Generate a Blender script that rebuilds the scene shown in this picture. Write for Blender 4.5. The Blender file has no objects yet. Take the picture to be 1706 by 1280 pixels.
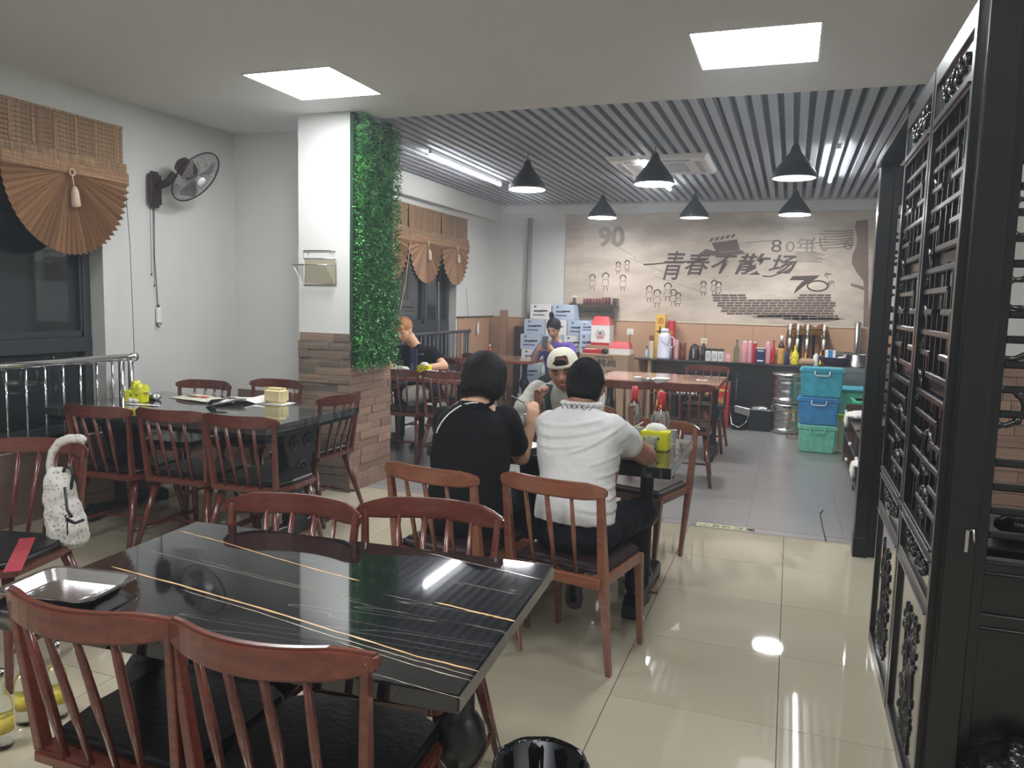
import bpy, bmesh, math, random
from mathutils import Vector as V, Matrix as M
PI = math.pi
RN = random.Random(11)
SC = bpy.context.scene
COL = SC.collection
# ---------------------------------------------------------------- camera, world, exposure
CR = V((0.94035087, 0.33930372, 0.02476348)); CU = V((-0.05950496, 0.09237151, 0.993945)); CF = V((-0.33496179, 0.9361306, -0.10705188))
CC = V((0, 0, 1.4731)); FPX = 1286.97
cam = bpy.data.cameras.new('camera'); cam.sensor_width = 36; cam.lens = FPX / 1706 * 36; cam.clip_start = .02
camo = bpy.data.objects.new('camera', cam); COL.objects.link(camo)
m = M.Identity(4)
for i, a in enumerate((CR, CU, -CF)):
    for j in range(3): m[j][i] = a[j]
camo.matrix_world = M.Translation(CC) @ m
SC.camera = camo
w = bpy.data.worlds.new('night'); SC.world = w; w.use_nodes = True
w.node_tree.nodes['Background'].inputs[0].default_value = (.035, .04, .05, 1)
w.node_tree.nodes['Background'].inputs[1].default_value = .6
# thin haze added to the room, standing in for lens glow and soft contrast
hz = w.node_tree.nodes.new('ShaderNodeVolumeScatter'); hz.inputs['Density'].default_value = .009; hz.inputs['Anisotropy'].default_value = .5; hz.inputs['Color'].default_value = (.85, .93, 1, 1)
w.node_tree.links.new(hz.outputs[0], w.node_tree.nodes['World Output'].inputs['Volume'])
SC.view_settings.view_transform = 'Standard'; SC.view_settings.look = 'None'
SC.view_settings.exposure = 1.5; SC.view_settings.gamma = 1; SC.view_settings.use_curve_mapping = False
PANEL_E, PEND_E, PEND_DIM_E, TUBE_E = 14.0, 42.0, .35, 16.0

def at(px, py, **k):
    """point of the scene seen at a pixel, on the plane x=, y= or z=."""
    d = CF + CR * (px - 853) / FPX - CU * (py - 640) / FPX
    a, v = list(k.items())[0]; i = 'xyz'.index(a)
    return CC + d * ((v - CC[i]) / d[i])

# ---------------------------------------------------------------- materials
def lin(c):
    return tuple(((x / 255) / 12.92 if x / 255 <= .04045 else ((x / 255 + .055) / 1.055) ** 2.4) for x in c) + (1,)
class NT:
    def __init__(s, name):
        s.m = bpy.data.materials.new(name); s.m.use_nodes = True; s.t = s.m.node_tree; s.n = s.t.nodes; s.b = s.n['Principled BSDF']
    def node(s, typ, **k):
        n = s.n.new(typ)
        for a, b in k.items():
            if a.startswith('i_'): n.inputs[int(a[2:]) if a[2:].isdigit() else a[2:].replace('_', ' ')].default_value = b
            else: setattr(n, a, b)
        return n
    def l(s, a, b): s.t.links.new(a, b)
    def coord(s, scale=(1, 1, 1), kind='Object', rot=(0, 0, 0)):
        c = s.node('ShaderNodeTexCoord'); mp = s.node('ShaderNodeMapping'); s.l(c.outputs[kind], mp.inputs[0])
        mp.inputs['Scale'].default_value = scale; mp.inputs['Rotation'].default_value = rot; return mp.outputs[0]
    def noise(s, scale=5, detail=3, vec=None, rough=.5, dist=0):
        n = s.node('ShaderNodeTexNoise'); n.inputs['Scale'].default_value = scale; n.inputs['Detail'].default_value = detail
        n.inputs['Roughness'].default_value = rough; n.inputs['Distortion'].default_value = dist
        if vec is not None: s.l(vec, n.inputs['Vector'])
        return n.outputs['Fac']
    def ramp(s, fac, stops):
        r = s.node('ShaderNodeValToRGB'); e = r.color_ramp.elements
        while len(e) < len(stops): e.new(.5)
        for x, (p, c) in zip(e, stops): x.position = p; x.color = c
        s.l(fac, r.inputs[0]); return r.outputs[0]
    def bump(s, fac, strength=.3, dist=.01):
        b = s.node('ShaderNodeBump'); b.inputs['Strength'].default_value = strength; b.inputs['Distance'].default_value = dist
        s.l(fac, b.inputs['Height']); s.l(b.outputs[0], s.b.inputs['Normal'])
def mat(name, c, rough=.5, metal=0, var=0, nscale=6, vscale=(1, 1, 1), bump=0, trans=0, emit=0, coat=0, ior=1.45, alpha=1, spec=.5, sheen=0):
    t = NT(name); b = t.b.inputs
    b['Base Color'].default_value = lin(c); b['Roughness'].default_value = rough; b['Metallic'].default_value = metal
    b['IOR'].default_value = ior; b['Transmission Weight'].default_value = trans; b['Coat Weight'].default_value = coat; b['Alpha'].default_value = alpha
    b['Specular IOR Level'].default_value = spec; b['Sheen Weight'].default_value = sheen
    if emit: b['Emission Color'].default_value = lin(c); b['Emission Strength'].default_value = emit
    if var or bump:
        n = t.noise(nscale, 4, t.coord(vscale))
        if var:
            lo = tuple(x * (1 - var) for x in lin(c)[:3]) + (1,); hi = tuple(min(1, x * (1 + var)) for x in lin(c)[:3]) + (1,)
            t.l(t.ramp(n, [(.3, lo), (.7, hi)]), t.b.inputs['Base Color'])
        if bump: t.bump(n, bump, .01)
    return t.m
def rand_mat(name, stops, rough=.6, nscale=8, vscale=(1, 1, 1), bump=.3, spread=.6):
    """colour by object random plus grain, so every tile of a kind differs a little"""
    t = NT(name); oi = t.node('ShaderNodeObjectInfo')
    n = t.noise(nscale, 5, t.coord(vscale))
    mx = t.node('ShaderNodeMix'); mx.data_type = 'FLOAT'; mx.inputs[0].default_value = 1 - spread
    t.l(oi.outputs['Random'], mx.inputs[2]); t.l(n, mx.inputs[3])
    t.l(t.ramp(mx.outputs[0], stops), t.b.inputs['Base Color']); t.b.inputs['Roughness'].default_value = rough
    if bump: t.bump(n, bump, .004)
    return t.m
MT = {}
MT['white_wall'] = mat('white_wall', (205, 205, 200), .75, var=.02, nscale=3, spec=.2)
MT['ceiling'] = mat('ceiling_paint', (214, 212, 208), .8, spec=.2)
MT['beige_tile'] = rand_mat('beige_floor_tile', [(0, lin((160, 151, 130))), (.5, lin((168, 159, 138))), (1, lin((176, 168, 148)))], .03, 2.5, bump=0, spread=.5)
MT['beige_tile'].node_tree.nodes['Principled BSDF'].inputs['Specular IOR Level'].default_value = 1.0
MT['grey_tile'] = rand_mat('grey_floor_tile', [(0, lin((122, 120, 118))), (1, lin((136, 133, 130)))], .28, 3, bump=.05, spread=.4)
MT['grout'] = mat('dark_grout', (70, 64, 58), .9)
MT['strip'] = rand_mat('threshold_tile', [(0, lin((128, 120, 122))), (1, lin((140, 135, 134)))], .3, 20, bump=.05)
MT['stone_l'] = rand_mat('stone_strip_tile', [(.1, lin((70, 66, 64))), (.35, lin((122, 104, 88))), (.5, lin((92, 86, 80))), (.7, lin((140, 118, 98))), (.9, lin((104, 88, 78)))], .6, 5, (1, 1, 9), 1, .6)
MT['stone_r'] = rand_mat('red_brick_strip_tile', [(.1, lin((110, 86, 74))), (.4, lin((150, 122, 104))), (.6, lin((128, 102, 86))), (.9, lin((176, 142, 122)))], .6, 5, (1, 1, 9), 1, .6)
MT['dado'] = mat('tan_dado_panel', (184, 146, 118), .4, var=.05, nscale=2)
MT['trim'] = mat('pale_trim', (206, 190, 165), .4)
MT['trim_dark'] = mat('brown_trim', (98, 84, 72), .5)
MT['slat'] = mat('grey_ceiling_slat', (170, 175, 182), .6)
MT['slat_bk'] = mat('dark_ceiling_void', (104, 110, 118), .85)
MT['win_frame'] = mat('dark_grey_window_frame', (64, 68, 70), .4, metal=.3)
MT['glass'] = mat('window_glass', (40, 44, 46), .05, trans=.0, spec=.6, coat=.4, var=.3, nscale=1.2)
MT['clear'] = mat('clear_glass', (235, 240, 238), .02, trans=1, ior=1.45)
MT['plastic_clear'] = mat('clear_plastic', (225, 228, 225), .12, trans=.85, ior=1.3)
MT['green_glass'] = mat('pale_green_glass', (170, 190, 165), .03, trans=.9)
MT['amber_glass'] = mat('amber_glass', (190, 120, 50), .06, trans=.6)
MT['beer'] = mat('pale_beer', (214, 200, 120), .1, trans=.5)
MT['steel'] = mat('brushed_steel', (190, 188, 188), .25, metal=1, bump=.1, nscale=30, vscale=(1, 1, 12))
MT['dull_steel'] = mat('dull_grey_steel', (96, 96, 98), .5, metal=.6)
MT['chrome'] = mat('chrome', (215, 215, 215), .08, metal=1)
MT['foil'] = mat('crumpled_foil', (205, 205, 205), .15, metal=1, bump=1, nscale=60)
MT['black_lac'] = mat('black_lacquer_wood', (7, 6, 6), .3, var=.25, nscale=4, vscale=(8, 8, 1), coat=.2)
MT['panel_lac'] = mat('glossy_panel_lacquer', (44, 38, 36), .14, spec=.9, coat=1)
MT['black'] = mat('black_plastic', (22, 22, 24), .35)
MT['black_matte'] = mat('black_metal', (20, 20, 21), .45)
MT['bag_black'] = mat('black_bin_liner', (14, 14, 15), .16, bump=.8, nscale=25)
MT['counter'] = mat('black_counter_front', (30, 29, 29), .3, var=.2)
MT['counter_top'] = mat('dark_glass_counter_top', (44, 48, 48), .05, spec=1, ior=1.75, coat=.8)
MT['leather'] = mat('black_leather', (20, 18, 19), .3, bump=.15, nscale=60)
MT['leather_br'] = mat('dark_brown_leather', (46, 34, 36), .28, bump=.1, nscale=60)
def wood(name, a, b, c, rough=.25, coat=.4):
    t = NT(name); n = t.noise(3.2, 5, t.coord((1.2, 14, 14)), .6, 1.0)
    t.l(t.ramp(n, [(.25, lin(a)), (.5, lin(b)), (.75, lin(c))]), t.b.inputs['Base Color'])
    t.b.inputs['Roughness'].default_value = rough; t.b.inputs['Coat Weight'].default_value = coat; t.b.inputs['Coat Roughness'].default_value = .12
    return t.m
MT['wood'] = wood('red_brown_chair_wood', (78, 38, 30), (94, 46, 36), (108, 56, 44))
MT['wood_light'] = wood('warm_brown_chair_wood', (104, 62, 46), (122, 74, 54), (136, 86, 62))
MT['wood_table'] = wood('brown_laminate', (136, 106, 88), (154, 122, 102), (168, 134, 114), .18, .6)
MT['wood_dark'] = wood('dark_brown_wood', (58, 40, 34), (70, 50, 42), (84, 60, 50), .3)
MT['wood_edge'] = mat('red_brown_table_edge', (136, 76, 58), .3)
def marble():
    t = NT('black_marble_gold_veins'); co = t.coord((.22, 3.6, .3), rot=(0, 0, math.radians(-5)))
    n = t.noise(1.35, 2.2, co, .5, .25)
    d1 = t.ramp(n, [(.0, (0, 0, 0, 1)), (.458, (0, 0, 0, 1)), (.4625, (0, 0, 0, 1)), (.467, (0, 0, 0, 1))])
    n2 = t.noise(2.3, 2.5, t.coord((.3, 4.5, .3), rot=(0, 0, math.radians(-3))), .5, .2)
    d2 = t.ramp(n2, [(0, (0, 0, 0, 1)), (.557, (0, 0, 0, 1)), (.5595, (.10, .09, .08, 1)), (.562, (0, 0, 0, 1))])
    n3 = t.noise(4, 4, t.coord((.5, 6, 1)))
    base = t.ramp(n3, [(.3, lin((17, 17, 19))), (.8, lin((30, 30, 34)))])
    a = t.node('ShaderNodeMix'); a.data_type = 'RGBA'; a.blend_type = 'ADD'; a.inputs[0].default_value = 1
    b = t.node('ShaderNodeMix'); b.data_type = 'RGBA'; b.blend_type = 'ADD'; b.inputs[0].default_value = 1
    t.l(base, a.inputs[6]); t.l(d2, a.inputs[7]); t.l(a.outputs[2], b.inputs[6]); t.l(d2, b.inputs[7])
    t.l(b.outputs[2], t.b.inputs['Base Color']); t.b.inputs['Roughness'].default_value = .05; t.b.inputs['Specular IOR Level'].default_value = .55
    t.b.inputs['Coat Weight'].default_value = .4; t.b.inputs['Coat Roughness'].default_value = .02
    return t.m
MT['marble'] = marble()
def woven(name, a, b, sx=(1, 40, 160)):
    t = NT(name); c = t.coord((1, 1, 1))
    n1 = t.noise(1, 2, t.coord((3, 3, 110))); n2 = t.noise(1, 2, t.coord((60, 60, 8)))
    mm = t.node('ShaderNodeMath', operation='MULTIPLY'); t.l(n1, mm.inputs[0]); t.l(n2, mm.inputs[1])
    t.l(t.ramp(mm.outputs[0], [(.14, lin(a)), (.36, lin(b))]), t.b.inputs['Base Color'])
    t.b.inputs['Roughness'].default_value = .7; t.bump(mm.outputs[0], .6, .01); return t.m
MT['bamboo'] = woven('woven_bamboo', (104, 78, 54), (164, 132, 98))
MT['bamboo_band'] = woven('bamboo_band', (126, 92, 62), (166, 128, 92))
MT['bamboo_rib'] = rand_mat('bamboo_fan_rib', [(0, lin((112, 80, 54))), (.5, lin((140, 103, 72))), (1, lin((166, 126, 90)))], .65, 30, (1, 1, 1), .3, .6)
MT['tassel'] = mat('cream_tassel', (214, 190, 165), .8, bump=.5, nscale=80)
def leafmat():
    t = NT('artificial_leaf'); n = t.noise(14, 3, t.coord())
    t.l(t.ramp(n, [(.3, lin((34, 98, 44))), (.5, lin((62, 142, 66))), (.72, lin((122, 190, 100)))]), t.b.inputs['Base Color'])
    t.b.inputs['Roughness'].default_value = .45; return t.m
MT['leaf'] = leafmat()
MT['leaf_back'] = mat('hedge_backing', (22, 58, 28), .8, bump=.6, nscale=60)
def muralmat():
    t = NT('printed_mural_ground')
    n = t.noise(.9, 5, t.coord((1, 1, 1.5)), .5); n2 = t.noise(2.2, 5, t.coord((.8, 1, 2.2)), .6)
    mm = t.node('ShaderNodeMath', operation='MULTIPLY'); mm.inputs[1].default_value = 1; mx = t.node('ShaderNodeMath', operation='ADD')
    t.l(n, mm.inputs[0]); t.l(mm.outputs[0], mx.inputs[0]); t.l(n2, mx.inputs[1])
    hf = t.node('ShaderNodeMath', operation='MULTIPLY'); hf.inputs[1].default_value = .5; t.l(mx.outputs[0], hf.inputs[0])
    t.l(t.ramp(hf.outputs[0], [(.34, lin((150, 134, 118))), (.5, lin((188, 174, 158))), (.64, lin((214, 200, 182)))]), t.b.inputs['Base Color'])
    t.b.inputs['Roughness'].default_value = .6; return t.m
MT['mural'] = muralmat()
MT['dark_glass'] = mat('dark_tinted_glass', (14, 16, 15), .12, spec=.5)
MT['ink'] = mat('brown_print_ink', (78, 62, 56), .6)
MT['ink2'] = mat('faded_print_ink', (138, 124, 112), .6)
MT['ink3'] = mat('mural_tree_print', (132, 110, 100), .6, var=.1)
MT['ink4'] = mat('mural_brick_print', (100, 82, 74), .6)
MT['skin'] = mat('warm_skin', (190, 146, 116), .5, var=.05, nscale=8, spec=.3)
MT['skin_d'] = mat('tanned_skin', (158, 112, 92), .5, var=.06, nscale=8, spec=.3)
MT['skin_p'] = mat('pale_skin', (212, 168, 138), .5, var=.04, nscale=8, spec=.3)
MT['lip'] = mat('lip_skin', (150, 88, 78), .5); MT['eye'] = mat('dark_eye', (28, 20, 18), .25)
MT['hair'] = mat('black_hair', (12, 11, 11), .6, bump=.4, nscale=30, vscale=(6, 6, 1), spec=.25)
MT['hair_s'] = mat('short_black_hair', (20, 19, 21), .75, bump=.5, nscale=90, spec=.2)
MT['hair_b'] = mat('light_ginger_hair', (188, 134, 84), .5, bump=.8, nscale=26, vscale=(6, 6, 1), var=.2)
MT['tee_black'] = mat('black_cotton', (15, 15, 17), .85, bump=.2, nscale=9, spec=.2)
MT['tee_white'] = mat('white_cotton', (205, 204, 202), .85, bump=.25, nscale=7, spec=.2)
MT['tee_grey'] = mat('light_grey_cotton', (168, 168, 158), .85, bump=.35, nscale=9, spec=.2)
MT['tee_purple'] = mat('purple_cotton', (92, 78, 150), .85, bump=.3, nscale=9, spec=.2)
MT['pants'] = mat('black_trouser_cloth', (20, 21, 26), .8, bump=.35, nscale=9, spec=.2)
MT['cap'] = mat('off_white_cap_cloth', (212, 206, 186), .8, bump=.1, nscale=30)
MT['sole'] = mat('grey_shoe_sole', (98, 94, 90), .6); MT['white_p'] = mat('white_plastic', (225, 225, 222), .35)
MT['paper'] = mat('white_paper', (225, 222, 214), .8, bump=.3, nscale=14)
MT['cream'] = mat('cream_foam', (222, 206, 158), .8, bump=.5, nscale=22, var=.05)
MT['yellow'] = mat('bright_yellow_plastic', (222, 220, 30), .35)
MT['yellow_t'] = mat('translucent_yellow_plastic', (226, 226, 60), .3, trans=.3)
MT['label_y'] = mat('yellow_label', (196, 178, 70), .5, var=.2, nscale=40)
MT['smoked'] = mat('smoked_brown_glass', (150, 112, 84), .15, trans=.25)
MT['red'] = mat('red_print', (178, 34, 40), .4); MT['gold'] = mat('gold_print', (214, 176, 78), .35)
MT['brass'] = mat('polished_brass', (176, 132, 62), .2, metal=1)
MT['cardboard'] = mat('brown_cardboard', (160, 134, 106), .8, var=.05, nscale=5)
MT['box_blue'] = mat('pale_blue_carton', (176, 190, 208), .6, var=.04); MT['box_white'] = mat('white_carton', (222, 220, 216), .6)
MT['txt_dark'] = mat('dark_print', (48, 44, 46), .6); MT['txt_blue'] = mat('grey_blue_print', (78, 88, 110), .6)
MT['teal'] = mat('teal_plastic', (60, 160, 178), .35, var=.2, nscale=14); MT['blue'] = mat('blue_plastic', (58, 132, 184), .35, var=.15, nscale=14)
MT['green_p'] = mat('mint_green_plastic', (112, 192, 164), .35, var=.18, nscale=22); MT['green_b'] = mat('green_bin_plastic', (70, 200, 150), .35)
MT['pink'] = mat('pink_plastic', (214, 150, 158), .4); MT['navy'] = mat('navy_print', (34, 42, 84), .4)
MT['pale_thermos'] = mat('pale_lilac_enamel', (206, 204, 220), .3)
MT['fan_brown'] = mat('dark_brown_fan_plastic', (60, 44, 44), .4); MT['wire'] = mat('dark_wire', (42, 36, 36), .4, metal=.5)
MT['floral'] = None
t = NT('white_floral_canvas'); vo = t.node('ShaderNodeTexVoronoi'); vo.inputs['Scale'].default_value = 70; t.l(t.coord(), vo.inputs['Vector'])
n = t.noise(16, 4, t.coord())
mm = t.node('ShaderNodeMath', operation='MULTIPLY'); t.l(vo.outputs['Distance'], mm.inputs[0]); t.l(n, mm.inputs[1])
t.l(t.ramp(mm.outputs[0], [(.05, lin((84, 84, 82))), (.10, lin((150, 148, 142))), (.18, lin((192, 188, 180)))]), t.b.inputs['Base Color']); t.b.inputs['Roughness'].default_value = .8
MT['floral'] = t.m
def emitm(name, e, c=(255, 255, 255)):
    return mat(name, c, .4, emit=e)
MT['em_panel'] = emitm('led_panel_light', PANEL_E, (246, 250, 255)); MT['em_pend'] = emitm('pendant_lamp_light', PEND_E, (250, 252, 255))
MT['em_dim'] = emitm('dim_pendant_diffuser', PEND_DIM_E, (236, 236, 240)); MT['em_tube'] = emitm('tube_light', TUBE_E, (250, 252, 255))  # weak glow put into the diffusers of the two dimmer pendants

# ---------------------------------------------------------------- mesh building
class MB:
    def __init__(s): s.v = []; s.f = []; s.sm = []
    def add(s, vs, fs, smooth=False, mx=None):
        o = len(s.v); s.v += [tuple(mx @ V(p)) if mx is not None else tuple(p) for p in vs]
        s.f += [tuple(i + o for i in f) for f in fs]; s.sm += [smooth] * len(fs); return s
    def box(s, x0, x1, y0, y1, z0, z1, mx=None):
        vs = [(x, y, z) for z in (z0, z1) for y in (y0, y1) for x in (x0, x1)]
        return s.add(vs, [(0, 2, 3, 1), (4, 5, 7, 6), (0, 1, 5, 4), (1, 3, 7, 5), (3, 2, 6, 7), (2, 0, 4, 6)], False, mx)
    def taper(s, b, t, z0, z1, mx=None):
        """b,t = (x0,x1,y0,y1) rectangles at z0 and z1"""
        vs = [(x, y, z0) for y in b[2:] for x in b[:2]] + [(x, y, z1) for y in t[2:] for x in t[:2]]
        return s.add(vs, [(0, 2, 3, 1), (4, 5, 7, 6), (0, 1, 5, 4), (1, 3, 7, 5), (3, 2, 6, 7), (2, 0, 4, 6)], False, mx)
    def tube(s, pts, r, n=8, closed=False, flat=1.0, smooth=True, up=(0, 0, 1)):
        pts = [V(p) for p in pts]; k = len(pts); rr = r if isinstance(r, (list, tuple)) else [r] * k
        rings = []; nrm = None
        for i, p in enumerate(pts):
            a = pts[(i - 1) % k] if (closed or i > 0) else p; b = pts[(i + 1) % k] if (closed or i < k - 1) else p
            t = (b - a).normalized()
            if nrm is None:
                u = V(up); nrm = t.cross(u) if abs(t.dot(u)) < .97 else t.cross(V((1, 0, 0)))
            nrm = (nrm - t * nrm.dot(t)).normalized(); bn = t.cross(nrm)
            rings.append([p + nrm * rr[i] * math.cos(2 * PI * j / n + PI / n) + bn * rr[i] * flat * math.sin(2 * PI * j / n + PI / n) for j in range(n)])
        vs = [q for g in rings for q in g]; fs = []
        for i in range(k if closed else k - 1):
            for j in range(n):
                a = i * n + j; b = i * n + (j + 1) % n; c = ((i + 1) % k) * n + (j + 1) % n; d = ((i + 1) % k) * n + j
                fs.append((a, b, c, d))
        if not closed: fs += [tuple(range(n - 1, -1, -1)), tuple(range((k - 1) * n, k * n))]
        return s.add(vs, fs, smooth)
    def lathe(s, prof, n=16, mx=None, smooth=True):
        vs = []; fs = []
        for r, z in prof:
            for j in range(n): vs.append((r * math.cos(2 * PI * j / n), r * math.sin(2 * PI * j / n), z))
        for i in range(len(prof) - 1):
            for j in range(n):
                k = (j + 1) % n; fs.append((i * n + j, i * n + k, (i + 1) * n + k, (i + 1) * n + j))
        fs += [tuple(range(n - 1, -1, -1)), tuple(range((len(prof) - 1) * n, len(prof) * n))]
        return s.add(vs, fs, smooth, mx)
    def prism(s, poly, d0, d1, axis='y', mx=None, smooth=False):
        k = len(poly); f = {'y': lambda a, b, d: (a, d, b), 'z': lambda a, b, d: (a, b, d), 'x': lambda a, b, d: (d, a, b)}[axis]
        vs = [f(a, b, d0) for a, b in poly] + [f(a, b, d1) for a, b in poly]
        fs = [tuple(range(k)), tuple(range(2 * k - 1, k - 1, -1))] + [(i, i + k, (i + 1) % k + k, (i + 1) % k) for i in range(k)]
        return s.add(vs, fs, smooth, mx)
    def ell(s, c, r, n=14, mx=None):
        prof = [(math.sin(PI * i / (n // 2 + 2)), -math.cos(PI * i / (n // 2 + 2))) for i in range(1, n // 2 + 2)]
        q = M.Translation(V(c)) @ (mx if mx is not None else M.Identity(4)) @ M.Diagonal((r[0], r[1], r[2], 1))
        return s.lathe(prof, n, q)
    def cap(s, a, b, ra, rb, n=14):
        a, b = V(a), V(b); s.tube([a, b], [ra, rb], n); s.ell(a, (ra * .995,) * 3, n); s.ell(b, (rb * .995,) * 3, n); return s
    def loft(s, secs, n=20):
        """elliptical sections (cx,cy,cz,rx,ry,tilt about x)"""
        vs = []; fs = []
        for cx, cy, cz, rx, ry, tl in secs:
            for j in range(n):
                a = 2 * PI * j / n; c, q = math.cos(a), math.sin(a)
                ex = .8; x = rx * math.copysign(abs(c) ** ex, c); y = ry * math.copysign(abs(q) ** ex, q)
                vs.append((cx + x, cy + y * math.cos(tl), cz + y * math.sin(tl)))
        for i in range(len(secs) - 1):
            for j in range(n): k = (j + 1) % n; fs.append((i * n + j, i * n + k, (i + 1) * n + k, (i + 1) * n + j))
        fs += [tuple(range(n - 1, -1, -1)), tuple(range((len(secs) - 1) * n, len(secs) * n))]
        return s.add(vs, fs, True)
    def mesh(s, name, mt, bevel=0, seg=1):
        me = bpy.data.meshes.new(name); me.from_pydata(s.v, [], s.f)
        me.polygons.foreach_set('use_smooth', s.sm)
        bm = bmesh.new(); bm.from_mesh(me); bmesh.ops.recalc_face_normals(bm, faces=bm.faces)
        if bevel:
            es = [e for e in bm.edges if len(e.link_faces) == 2 and e.calc_face_angle(0) > .6]
            bmesh.ops.bevel(bm, geom=es, offset=bevel, segments=seg, affect='EDGES', clamp_overlap=True)
        bm.to_mesh(me); bm.free()
        if mt: me.materials.append(mt if not isinstance(mt, str) else MT[mt])
        me.update(); return me
    def build(s, name, mt, parent=None, bevel=0, seg=1, loc=(0, 0, 0), rot=(0, 0, 0)):
        o = bpy.data.objects.new(name, s.mesh(name, mt, bevel, seg)); COL.objects.link(o)
        o.location = loc; o.rotation_euler = rot
        if parent: o.parent = parent
        return o
def tag(o, label, cat, group=None):
    o['label'] = label; o['category'] = cat
    if group: o['group'] = group
    return o
def thing(name, label, cat, loc=(0, 0, 0), rz=0, group=None):
    o = bpy.data.objects.new(name, None); o.empty_display_size = .1; COL.objects.link(o); o.location = loc; o.rotation_euler = (0, 0, rz)
    return tag(o, label, cat, group)
def struct(name, mb, mt, bevel=0):
    o = mb.build(name, mt, None, bevel); o['kind'] = 'structure'; return o
def dup(o, loc, rz, label, group=None):
    r = o.copy(); COL.objects.link(r); r.location = loc; r.rotation_euler = (0, 0, rz); r['label'] = label
    if group: r['group'] = group
    def rec(a, b):
        for ch in a.children:
            c = ch.copy(); COL.objects.link(c); c.parent = b; rec(ch, c)
    rec(o, r); return r
def inst(name, me, parent, loc, rot=(0, 0, 0), sc=(1, 1, 1)):
    o = bpy.data.objects.new(name, me); COL.objects.link(o); o.parent = parent; o.location = loc; o.rotation_euler = rot; o.scale = sc; return o
def bake(o):
    dg = bpy.context.evaluated_depsgraph_get(); me = bpy.data.meshes.new_from_object(o.evaluated_get(dg)); o.modifiers.clear(); o.data = me; return o
def text(s, size, parent, loc, mt, rot=(PI / 2, 0, 0), name='lettering', shear=0, bold=0, ex=.0008, sx=1, sy=1, align='CENTER'):
    c = bpy.data.curves.new(name, 'FONT'); c.body = s; c.size = size; c.extrude = ex; c.shear = shear; c.offset = bold; c.align_x = align; c.resolution_u = 3
    o = bpy.data.objects.new(name, c); COL.objects.link(o)
    dg = bpy.context.evaluated_depsgraph_get(); me = bpy.data.meshes.new_from_object(o.evaluated_get(dg)); bpy.data.objects.remove(o)
    me.materials.clear(); me.materials.append(MT[mt]); o = bpy.data.objects.new(name, me); COL.objects.link(o)
    o.parent = parent; o.location = loc; o.rotation_euler = rot; o.scale = (sx, sy, 1); return o
def arc(c, r, a0, a1, n, f):
    return [f(c[0] + r * math.cos(a0 + (a1 - a0) * i / n), c[1] + r * math.sin(a0 + (a1 - a0) * i / n)) for i in range(n + 1)]

# ================================================================ SETTING
ZC = 2.80; YT = 5.24; YB = 10.4; XL = -4.48; XLB = -4.05; XR = 2.7; YF = -2.2
fl = struct('floor', MB().box(XL - .3, XR, YF, 5.19, -.12, -.004), 'grout')
tile = MB().box(.0015, .5985, .0015, .5985, -.01, 0).mesh('tile', 'beige_tile', .0008)
for i in range(-7, 6):
    for j in range(-5, 9):
        x = -.562 + i * .6; y = .356 + j * .6 + 0
        if y + .6 > 5.2: continue
        inst('tile', tile, fl, (x, y, 0))
half = MB().box(.0015, .5985, .0015, .031, -.01, 0).mesh('tile', 'beige_tile')
for i in range(-7, 6): inst('tile', half, fl, (-.562 + i * .6, 5.156, 0))
fb = struct('floor', MB().box(-4.5, XR, 5.19, YB + .1, -.12, -.004), 'grout')
st = MB().box(.002, .598, .003, .105, -.01, .0).mesh('threshold_tile', 'strip')
for i in range(-7, 6): inst('threshold_tile', st, fb, (-.05 - 1.2 + 1.1 + i * .6, 5.193, 0))
gt = MB().box(.0008, .5992, .0008, .5992, -.01, 0).mesh('tile', 'grey_tile')
for i in range(-7, 6):
    for j in range(9):
        inst('tile', gt, fb, (-.2 + i * .6, 5.302 + j * .6, 0))
# left wall with window opening, front room
W1 = (1.2, 4.10, .50, 2.55)   # y0,y1,z0,z1 of window opening
def wall_x(name, x0, x1, y0, y1, z1, op=None, mt='white_wall'):
    b = MB()
    if op:
        b.box(x0, x1, y0, op[0], 0, z1).box(x0, x1, op[1], y1, 0, z1).box(x0, x1, op[0], op[1], 0, op[2]).box(x0, x1, op[0], op[1], op[3], z1)
    else: b.box(x0, x1, y0, y1, 0, z1)
    return struct(name, b, mt)
wall_x('wall_left', XL - .25, XL, YF, 5.45, ZC, W1)
struct('wall_return', MB().box(XL - .25, -3.45, 5.45, 5.6, 0, 2.95), 'white_wall')
W2 = (5.9, 9.12, .45, 2.45)
wall_x('wall_left_rear', XLB - .25, XLB, 5.6, YB, 2.95, W2)
struct('wall_back', MB().box(-4.5, XR, YB, YB + .15, 0, 2.95), 'white_wall')
struct('wall_right', MB().box(XR, XR + .1, YF, YB, 0, 2.95), 'white_wall')
struct('wall_front', MB().box(XL - .25, XR, YF - .1, YF, 0, ZC), 'white_wall')
struct('ceiling', MB().box(XL - .2, XR, YF, YT, ZC, ZC + .2).box(XL - .2, -3.07, YT, 5.6, ZC, ZC + .2), 'ceiling')
cb = struct('ceiling', MB().box(-4.5, XR, YT, YB, 2.95, 3.02), 'slat_bk')
sl = MB().box(-.028, .028, 0, YB - YT - .02, 0, .07).mesh('slat', 'slat', .002)
for i in range(66):
    inst('slat', sl, cb, (-4.0 + i * .1, YT + .01, 2.82))
struct('trim_1', MB().box(-4.05, XR, YB - .03, YB, 2.67, 2.80), 'white_wall', .004)
struct('trim_2', MB().box(XLB, XLB + .08, 5.6, YB, 2.58, 2.82), 'white_wall', .004)
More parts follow.
